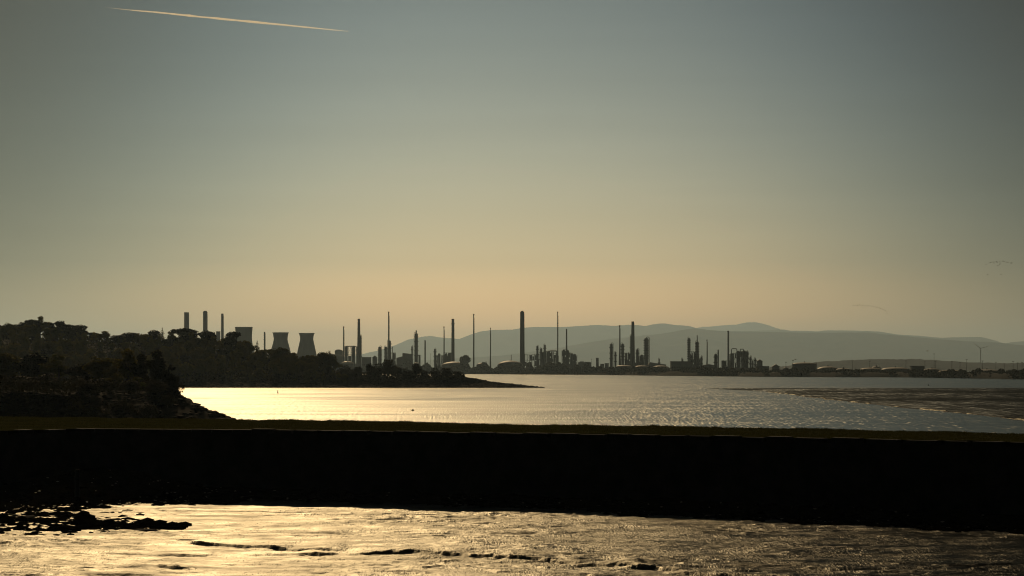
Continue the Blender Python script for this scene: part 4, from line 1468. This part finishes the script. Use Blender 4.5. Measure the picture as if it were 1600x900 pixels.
chimney(560.6, 498, 3.6, 5.6, D2 - 10, 'tall chimney rising beside the square-framed heater block', 'stack_steel')
column(563.0, 524, 3.2, D2 - 25, 'ringed column clinging to the tall left chimney', plats=6, side=1)
building(565.5, 580, 558, D2, 'low flat building right of the tall left chimney', cols=5)
building(582, 589.5, 555.5, D2, 'squat tank-like building before the block tower', 'gable', 559, cols=2)
column(593.5, 541.6, 4.6, D2, 'thick short column standing alone before the tall ringed flare', plats=3)
flare(607.3, 487, 2.2, D2, 'tallest left flare stack with a ringed top', rings=(0.5, 0.62, 0.74, 0.86, 0.945), base=3.2)
column(608.4, 532, 4.4, D2 - 20, 'column wrapped round the foot of the tallest left flare', plats=4)
column(602.8, 541.5, 3.6, D2 - 20, 'left column of the cluster under the tallest left flare', plats=4, side=-1)
frame_unit(611, 618, 551, D2 - 10, 'small framed unit with curved pipe right of the tallest left flare', 3, 2, pipes=[(609, 613.5, 541.5, 1.0)], vessels=[(615, 551, 4)], infill=0.6)
building(619.5, 629.5, 557, D2, 'lean-to shed with sloping roof left of the big shed', 'right', 559.5, cols=3)
building(629, 643.5, 551.6, D2 - 20, 'big pale shed with a low pitched roof', 'left', 553.4, cols=4)
column(643.9, 541, 2.0, D2 - 30, 'slim column between the big shed and the narrow-topped column', plats=3)
column(650.3, 516, 4.8, D2 - 40, 'tall thick column with a narrow top section', neck=(2.0, 520.5), plats=5)
building(654, 657, 554.5, D2 - 30, 'narrow block right of the narrow-topped column', cols=1)
flare(664.1, 529, 1.9, D2 - 60, 'plain thin stack left of the low unit', rings=(0.4, 0.7), tip=False, taper=0.95)
column(679.7, 545, 2.6, D2 - 60, 'short column with twin pipes at the left of the low unit', plats=3)
frame_unit(681, 692.5, 553.5, D2 - 60, 'low framed unit between the short column and ringed chimney', 2, 3, vessels=[(686, 552, 3)], infill=0.8, tops=[555, 553, 554, 555])
flare(693.7, 510, 1.6, D2 - 60, 'needle-thin flare left of the ringed chimney', base=2.4)
frame_unit(694, 705.3, 551, D2 - 70, 'boxy heater with roof gantry joined to the ringed chimney', 2, 3, vessels=[(697, 552, 4), (701.5, 551.5, 4)], infill=0.9)
chimney(707.6, 498.2, 4.0, 5.2, D2 - 80, 'dark chimney with a light at its top right of the boxy heater', 'stack_steel', bands=(0.9,))
flare(740.1, 490.5, 1.9, D2 - 100, 'very tall bare flare stack standing alone', base=2.6, rings=(0.985,))
flare(766.3, 512, 1.3, D2 - 100, 'tapering needle flare right of the very tall bare one', base=2.7)
flare(798.6, 552, 0.6, D2 - 200, 'hair-thin mast above the brightest domed tank', tip=False, group='thin masts')
tank(709, 38, 571.5, 565.0, 4420, 'domed tank glowing gold behind the end of the spit')
tank(753.5, 18, 571, 566.8, 4500, 'little domed tank right of the bushy far tree')
tank(797, 40, 571.5, 563.4, 4420, 'brightest domed tank left of the great chimney')
tank(651, 10, 569, 566.2, 4600, 'small pale domed tank under the narrow-topped column')
tank(543, 20, 568, 564.5, 4620, 'pale domed tank below the square-framed heater block')

# central group
D3 = 4550
chimney(815.9, 487.2, 6.3, 7.4, D3, 'great broad chimney, the thickest of the skyline, at the centre', 'stack_steel', cap=(4.0, 1.6))
frame_unit(820, 846, 553.5, D3, 'long raised pipe rack running right from the great chimney', 3, 7, infill=0.45, tops=[553, 554, 554.5, 554, 553.5, 553.5, 553.5, 553.5])
column(839.6, 540.5, 2.6, D3 - 10, 'slim column rising out of the long pipe rack', plats=3)
column(845.5, 544, 3.2, D3 - 10, 'stout column at the left of the arched-pipe unit', plats=2)
column(851.3, 538.5, 2.6, D3 - 10, 'slim taller column of the arched-pipe unit', plats=3)
frame_unit(846, 872.5, 549, D3, 'dense process unit with a big arched pipe below the tall lattice flare', 4, 7, vessels=[(848, 550, 3.5), (857, 548.5, 4.5), (862, 550, 3)], pipes=[(858.5, 870, 547.5, 1.8), (849, 856, 549, 1.4)], infill=0.75, tops=[551, 550, 549, 548.5, 548.5, 550, 552, 556])
flare(871.3, 487, 1.6, D3 + 20, 'tall lattice flare with a side ring behind the arched-pipe unit', rings=(0.3, 0.45, 0.6, 0.8), base=2.0)
frame_unit(878, 891, 546, D3 - 20, 'massive stepped unit crowned by a tall rusty stack', 4, 4, vessels=[(881, 546, 4), (887, 547, 4.5)], stacks=[(885.3, 514, 2.1)], infill=0.95, tops=[548, 546, 545.5, 548, 551])
frame_unit(891, 901.5, 552, D3 - 20, 'lower right half of the stepped unit, edged with ladders', 3, 3, vessels=[(893.5, 552, 4), (898, 553, 4)], infill=0.95, tops=[551, 552, 553.5, 555])
building(903, 923.5, 566, D3 - 100, 'long low flat building right of the stepped unit', cols=7)
building(931.3, 935.4, 559.2, D3 - 100, 'small dark square tower block standing by itself', cols=2, rows=3)
for i, (a, b, t_) in enumerate([(906, 912, 564.8), (914, 921, 565.4), (938, 944, 568.5), (945, 951, 567.5)]):
    building(a, b, t_, D3 - 140, ['first', 'second', 'third', 'fourth'][i] + ' small hut in the low row left of the twin slim columns', cols=2)

# right group
D4 = 4250
column(955.3, 537, 4.3, D4, 'thick column with bulged head at the left of the right-hand group', plats=3)
column(961.7, 550, 2.4, D4, 'short thin column between two taller ones', plats=2)
flare(968.3, 508, 1.8, D4, 'slim flare tapering upward among the right-hand columns', base=3.6)
column(972.8, 537, 4.0, D4 - 10, 'ringed column just right of the slim tapering flare', plats=5)
frame_unit(976.5, 985, 552, D4, 'small cluttered unit left of the stepped chimney', 3, 3, vessels=[(978.5, 551, 3), (982, 550.5, 2.6)], infill=0.8)
chimney(988.7, 502.3, 4.1, 6.6, D4, 'tall black-topped chimney, highest of the right-hand group', 'stack_steel')
column(986.1, 524, 2.4, D4 - 15, 'pipe-like column hugging the left side of the black-topped chimney', plats=1, side=-1)
column(996, 545.5, 3.9, D4, 'short column right of the black-topped chimney', plats=2)
frame_unit(991, 1006, 555, D4, 'low cluttered unit behind the short column', 3, 4, vessels=[(1002.8, 554, 4.5)], infill=0.9, tops=[556, 558, 556, 554.5, 556])
column(1010.2, 528, 6.4, D4, 'fat column with a comb of platforms down its right side', plats=8, side=1)
building(1013, 1040, 566, D4 - 60, 'long shed with roof sloping down to the right', 'left', 570, cols=8)
tank(1032, 26, 574.5, 571.0, 3750, 'flat pale-roofed tank below the long sloping shed')
tank(1003, 22, 573.5, 571.0, 3750, 'dark low tank left of the flat pale-roofed one')
tank(975, 26, 573, 570.4, 3780, 'dark low tank under the ringed column')
building(942, 1040, 574.5, 3720, 'long low dark bund wall before the right-hand tanks', cols=12, m='tank_shell')
column(1030, 560.5, 1.6, D4 - 60, 'tiny column on the sloping shed', plats=1)

D5 = 3700
building(1048, 1082, 564.5, D5, 'long dark flat-roofed hall left of the twin ringed columns', cols=9, m='tank_shell')
column(1066.3, 560.5, 1.9, D5, 'stubby vent column on the long dark hall', plats=1)
column(1076.6, 528, 2.8, D5, 'left of the twin ringed columns, straight to the top', plats=9)
frame_unit(1079, 1095, 551, D5, 'tangle of frames and looped pipes under the twin ringed columns', 4, 5, pipes=[(1080, 1084, 548.5, 0.7), (1085, 1088, 549.5, 0.7)], vessels=[(1086, 551, 4.5)], infill=0.85, tops=[553, 551, 550, 552, 556, 560])
column(1089.4, 523.6, 4.0, D5 - 10, 'right of the twin ringed columns, with a thin top mast', neck=(1.4, 533.5), plats=7)
column(1096.0, 557, 1.9, D5, 'short stub column right of the twin ringed columns', plats=2)
flare(1104.7, 530.5, 1.4, D5, 'lone slim flare with a flared foot between the units', base=2.6)
building(1098, 1116, 569, D5, 'low workshop around the foot of the lone slim flare', 'gable', 571, cols=6)
column(1118.6, 553, 4.6, D5, 'fat rounded vessel beside a thin pipe stack', plats=2)
flare(1122.0, 543.6, 1.7, D5, 'thin pipe stack attached to the fat rounded vessel', tip=False, taper=1.0)
chimney(1137.8, 516.8, 2.2, 2.5, D5, 'smooth slender chimney left of the double-arched unit', 'stack_steel')
frame_unit(1128, 1141, 563.5, D5, 'low frame around the foot of the smooth slender chimney', 2, 4, vessels=[(1130, 563, 2.5)], infill=0.6)
frame_unit(1140.5, 1168, 549, D5 - 20, 'big unit crowned by two arched pipes', 4, 8, vessels=[(1143, 552, 3.4), (1153.5, 548, 4.0), (1162.5, 547.5, 3.6), (1165.5, 549, 2.4)],
           pipes=[(1142.5, 1150.8, 544.2, 1.3), (1156, 1161, 545, 1.2)], infill=0.8, tops=[553, 552, 552, 550, 549, 549, 548.5, 548.5, 550])
column(1168.2, 549, 1.9, D5 - 10, 'slim column at the right end of the double-arched unit', plats=3)
column(1172.6, 557, 2.2, D5 - 10, 'shorter slim column right of the double-arched unit', plats=2)
column(1176.1, 563, 2.2, D5 - 10, 'stubby column between two taller slim ones', plats=1)
column(1180.2, 560, 1.8, D5 - 10, 'last slim column before the hump-roofed shed', plats=2)
building(1182.5, 1191, 561.6, D5, 'hump-roofed shed at the right end of the process units', 'gable', 564.5, cols=3)
building(1046, 1180, 574.5, 3420, 'long low dark wall in front of the right process units', cols=16, m='tank_shell')
building(1180, 1201, 572, 3500, 'low pale-fronted store right of the long dark wall', cols=5)
building(1206.5, 1217.5, 569, 3500, 'small barn with a pointed roof left of the big square-sided tank', 'gable', 573, cols=3)

# tank farm
tank(1257, 38, 568.8, 566.2, 3150, 'biggest dark-sided tank of the right tank farm', shell='tank_shell')
tank(1228, 9, 576.0, 574.2, 3150, 'very small tank left of the biggest dark-sided one', rail=False)
tank(1293.5, 34, 577.5, 572.4, 3120, 'gold-lit domed tank right of the biggest dark-sided tank')
tank(1318, 24, 578, 575.2, 3080, 'smaller low domed tank, second right of the biggest tank')
tank(1361, 36, 578, 574.4, 3000, 'domed tank with a bright left shoulder at the middle of the tank farm')
tank(1369, 14, 575.0, 572.3, 3200, 'small tank peeping over the bright-shouldered dome', rail=False)
tank(1399, 44, 577.6, 573.8, 2950, 'wide pale-domed tank left of the dark block')
building(1423, 1443.2, 571.8, 2900, 'dark square block between domed tanks at the right', cols=4, m='tank_shell')
tank(1456, 26, 579, 575.6, 2850, 'domed tank with glinting left rim right of the dark block')
tank(1487, 42, 580.5, 578.0, 2800, 'wide very low tank, last pale roof of the tank farm')
e = tank(1542, 46, 582, 577.0, 2700, 'broad dark low dome near the right border', roof='tank_shell')
frame_unit(1573, 1625, 577.8, 2600, 'low dark pipe bridge at the right border', 2, 9, infill=0.25)
building(1330, 1352, 578.6, 2980, 'low dark pump house left of the bright-shouldered tank', cols=4, m='tank_shell')
building(1205, 1240, 577.5, 3150, 'low dark pump house before the pointed barn', cols=6, m='tank_shell')

MASTS = [(1332, 562.5, 3600), (1359, 565, 3600), (1415.5, 564, 3500), (1445.2, 565.5, 3450), (1459.5, 553, 3900), (1461.5, 565, 3400), (1487.3, 564.5, 3300), (1500, 566.5, 3300), (1510.3, 562, 3400),
         (1535.3, 564, 3300), (1556, 566, 3300), (1569.2, 568.5, 3000), (1583, 565, 3300), (1590, 567, 3200), (1597, 566, 3200), (1239, 563, 3300), (1228, 566, 3300), (924, 561, 4300), (673, 553, 4700)]
ML = ['pole left of the bright-shouldered tank', 'pole behind the bright-shouldered tank', 'pole left of the dark square block', 'pole right of the dark square block', 'tallest pole, on the ridge behind the dark block',
      'pole over the glint-rimmed tank', 'pole over the wide very low tank', 'pole right of the wide very low tank', 'tall pole between low tank and turbine', 'pole just under the wind turbine', 'pole right of the wind turbine',
      'thick pole left of the pipe bridge', 'pole over the pipe bridge, left one', 'pole over the pipe bridge, middle one', 'pole over the pipe bridge, right one', 'pole at the biggest tank left edge', 'pole left of the biggest tank', 'pole right of the long low flat building', 'pole between thin stack and short column']
for (px, ty, d), lab in zip(MASTS, ML):
    e = empty('lighting_mast', ground_at(px, d))
    tag(e, 'thin dark lighting ' + lab, 'mast', 'lighting masts of the tank farm')
    H = top_h(ty, d)
    MB().lathe([(0.32, -1), (0.26, H * 0.5), (0.18, H)], 8).build('pole', M['dark_steel'], e)
    MB().box(-1.4, 1.4, -0.25, 0.25, H - 0.3, H + 0.3).build('lamp_head', M['dark_steel'], e)

# wind turbine
d = 11000
hub = at(1532.3, 544.5, d)
e = empty('wind_turbine', (hub.x, d, LAND))
tag(e, 'wind turbine with two blades raised in a V before the hills', 'wind turbine')
H = hub.z - LAND
MB().lathe([(2.4, -1), (1.9, H * 0.5), (1.4, H - 1.6)], 16).build('tower', M['turbine'], e, True)
MB().box(-1.7, 1.7, -2.5, 6.5, H - 1.7, H + 1.9).build('nacelle', M['turbine'], e)
hb = MB().lathe([(0.3, -2.2), (1.5, -1.2), (1.7, 0.6)], 12).build('hub', M['turbine'], e, True)
hb.location = (0, -3.0, H)
hb.rotation_euler = (math.radians(90), 0, 0)
for (bx, bz) in ((-11.8, 8.5), (14.5, 4.6), (-1.5, -14.5)):
    a = math.atan2(bx, bz)
    L = wid(14.8, d)
    b = MB()
    secs = [(0.02, 0.7, 0.7), (0.12, 0.9, 0.6), (0.22, 1.5, 0.4), (0.5, 1.0, 0.25), (0.8, 0.6, 0.15), (1.0, 0.2, 0.06)]
    for t_, c_, th in secs:
        b.v += [(-c_, 0, L * t_), (0, -th, L * t_), (c_, 0, L * t_), (0, th, L * t_)]
    for i in range(len(secs) - 1):
        for k in range(4):
            b.f.append([i * 4 + k, i * 4 + (k + 1) % 4, (i + 1) * 4 + (k + 1) % 4, (i + 1) * 4 + k])
    b.f += [[3, 2, 1, 0], [len(b.v) - 4, len(b.v) - 3, len(b.v) - 2, len(b.v) - 1]]
    o = b.build('blade', M['turbine'], e)
    o.location = (0, -3.4, H)
    o.rotation_euler = (0, a, 0)


# ------------------------------------------------------------------ birds, markers, contrails
def bird_mesh(span, m, up):
    b = MB()
    L = span * 0.42
    b.tube([(0, -L, 0), (0, -L * 0.6, 0.01), (0, 0, 0), (0, L * 0.7, 0.0), (0, L * 1.1, 0.02)], [L * 0.05, L * 0.16, L * 0.22, L * 0.12, L * 0.03], 8)
    for s in (-1, 1):
        n = len(b.v)
        for x, y0, y1, z in ((0.04, -0.12, 0.12, 0.02), (0.22, -0.16, 0.06, up * 0.6), (0.36, -0.08, 0.06, up), (0.5, 0.02, 0.05, up * 0.8)):
            b.v += [(s * x * span, y0 * span, z * span), (s * x * span, y1 * span, z * span), (s * x * span, (y0 + y1) / 2 * span, z * span + 0.02 * span)]
        for i in range(3):
            q = n + i * 3
            b.f += [[q, q + 2, q + 5, q + 3], [q + 2, q + 1, q + 4, q + 5], [q + 1, q, q + 3, q + 4]]
    me = bpy.data.meshes.new('bird')
    me.from_pydata(b.v, [], b.f)
    me.materials.append(M[m])
    return me


BM = [bird_mesh(1.0, 'feather_dark', 0.18), bird_mesh(1.0, 'feather_dark', -0.06), bird_mesh(1.0, 'feather_dark', 0.05)]


def bird(px, py, d, size, label, group, me=None):
    o = bpy.data.objects.new('bird', me or BM[rng.integers(3)])
    o.location = at(px, py, d)
    o.scale = (size,) * 3
    o.rotation_euler = (rng.uniform(-0.15, 0.15), rng.uniform(-0.3, 0.3), math.radians(75) + rng.uniform(-0.3, 0.3))
    COL.objects.link(o)
    tag(o, label, 'bird', group)


f1 = [(1541, 413), (1544, 410), (1546, 409.5), (1548, 410), (1550, 408), (1552, 409), (1553, 411), (1555, 408), (1557, 408.5), (1558, 410), (1560, 409), (1562, 408), (1563, 411), (1565, 409), (1567, 408), (1569, 408.8), (1571, 410),
      (1573, 409.5), (1575, 410.5), (1577, 410), (1579, 411), (1581, 411), (1582, 412.5), (1559, 415), (1562, 413)]
for k, p in enumerate(sorted(q for i, q in enumerate(f1) if i % 3 != 1)):
    bird(p[0], p[1], 1500, rng.uniform(1.15, 1.45), 'tiny dark bird, ' + ORD[k] + ' from the left in the upper flock near the right border', 'upper bird flock')
for i, p in enumerate([(1543, 429), (1564, 428.5)]):
    bird(p[0], p[1], 1500, 1.3, ['left', 'right'][i] + ' one of two stray birds below the upper flock', 'stray birds')
f2 = [(1334, 477), (1337, 476.5), (1340, 477.5), (1343, 476), (1345, 477.5), (1348, 477), (1350, 478), (1352, 477.5), (1355, 478), (1357, 477), (1360, 478), (1362, 479), (1364, 478), (1366, 480), (1368, 479.5), (1370, 480), (1372, 481),
      (1374, 481), (1376, 482), (1378, 482.5), (1380, 484), (1383, 485.5), (1385, 487), (1386, 490), (1347, 480)]
for k, p in enumerate(sorted(q for i, q in enumerate(f2) if i % 3 != 1)):
    bird(p[0], p[1], 1800, rng.uniform(1.15, 1.45), 'tiny dark bird, ' + ORD[k] + ' from the left in the lower curved flock above the hills', 'lower bird flock')
WG = bird_mesh(1.0, 'feather_white', 0.12)
for (px, py, d, s), lab in zip([(1243, 561.6, 900, 1.1), (1449.2, 548.4, 800, 1.1), (1397.5, 593, 1600, 1.0)], ['white gull flying over the biggest dark-sided tank', 'white gull flying before the hills left of the turbine', 'white gull resting low over the far wet sand']):
    bird(px, py, d, s, lab, 'white gulls', WG)
for (px, py, hpx, lab) in ((434, 614.5, 5, 'thin marker stake with topmark in the bright water before the spit'), (645, 642, 3, 'small dark buoy with a stub mast in the middle water'), (1450.5, 602.6, 2.5, 'dark marker stub on the far wet sand')):
    d = shore(py)
    e = empty('channel_marker', at(px, py, d))
    tag(e, lab, 'marker')
    h = wid(hpx, d)
    MB().lathe([(0.10, -0.6), (0.09, h * 0.8), (0.07, h)], 8).build('stake', M['timber'], e)
    MB().lathe([(0.05, h * 0.55), (0.26, h * 0.62), (0.26, h * 0.72), (0.05, h * 0.8)], 10).build('topmark', M['timber'], e)
    MB().lathe([(0.30, -0.25), (0.38, 0.05), (0.30, 0.28), (0.1, 0.34)], 10).build('float', M['timber'], e)


def contrail(a, b, d0, d1, widths, dens, col, label):
    t_ = NT('contrail_ice')
    t_.t.nodes.remove(t_.bsdf)
    v = t_.n('ShaderNodeVolumePrincipled')
    v.inputs['Density'].default_value = dens
    v.inputs['Color'].default_value = (*col, 1)
    v.inputs['Anisotropy'].default_value = 0.78
    t_.l(v.outputs[0], t_.out.inputs['Volume'])
    n = 110
    pts, rr = [], []
    for i in range(n):
        f = i / (n - 1)
        w = float(np.interp(f * (len(widths) - 1), np.arange(len(widths)), widths))
        w *= 1 + (0.45 * (1 - f) + 0.12) * float(fbm(np.array(f * 23.0), np.array(a[0] * 0.1), 4, 301))
        dd = d0 + (d1 - d0) * f
        p = at(a[0] + (b[0] - a[0]) * f, a[1] + (b[1] - a[1]) * f + 0.6 * (1 - f) * float(fbm(np.array(f * 9.0), np.array(3.3), 3, 303)), dd)
        pts.append(p)
        rr.append(max(wid(w, dd) / 2, 1.0))
    o = MB().tube(pts, rr, 12).build('contrail', t_.m, None, True)
    return tag(o, label, 'contrail')


contrail((163, 11.5), (544, 49), 42000, 39000, [0.3, 0.9, 1.6, 2.0, 2.9, 2.6, 3.4, 3.2, 3.6, 3.3, 3.5, 3.3, 3.2, 2.8, 2.5, 2.0, 1.5, 1.0], 0.024, (1.0, 0.90, 0.70), 'bright golden contrail slanting across the upper left sky')
contrail((1395, 498), (1640, 500.5), 70000, 70000, [0.5, 1.8, 2.6, 3.0, 2.4, 3.0, 2.6, 2.8, 3.0], 0.0008, (1.0, 0.8, 0.6), 'faint level vapour trail low over the right hills')
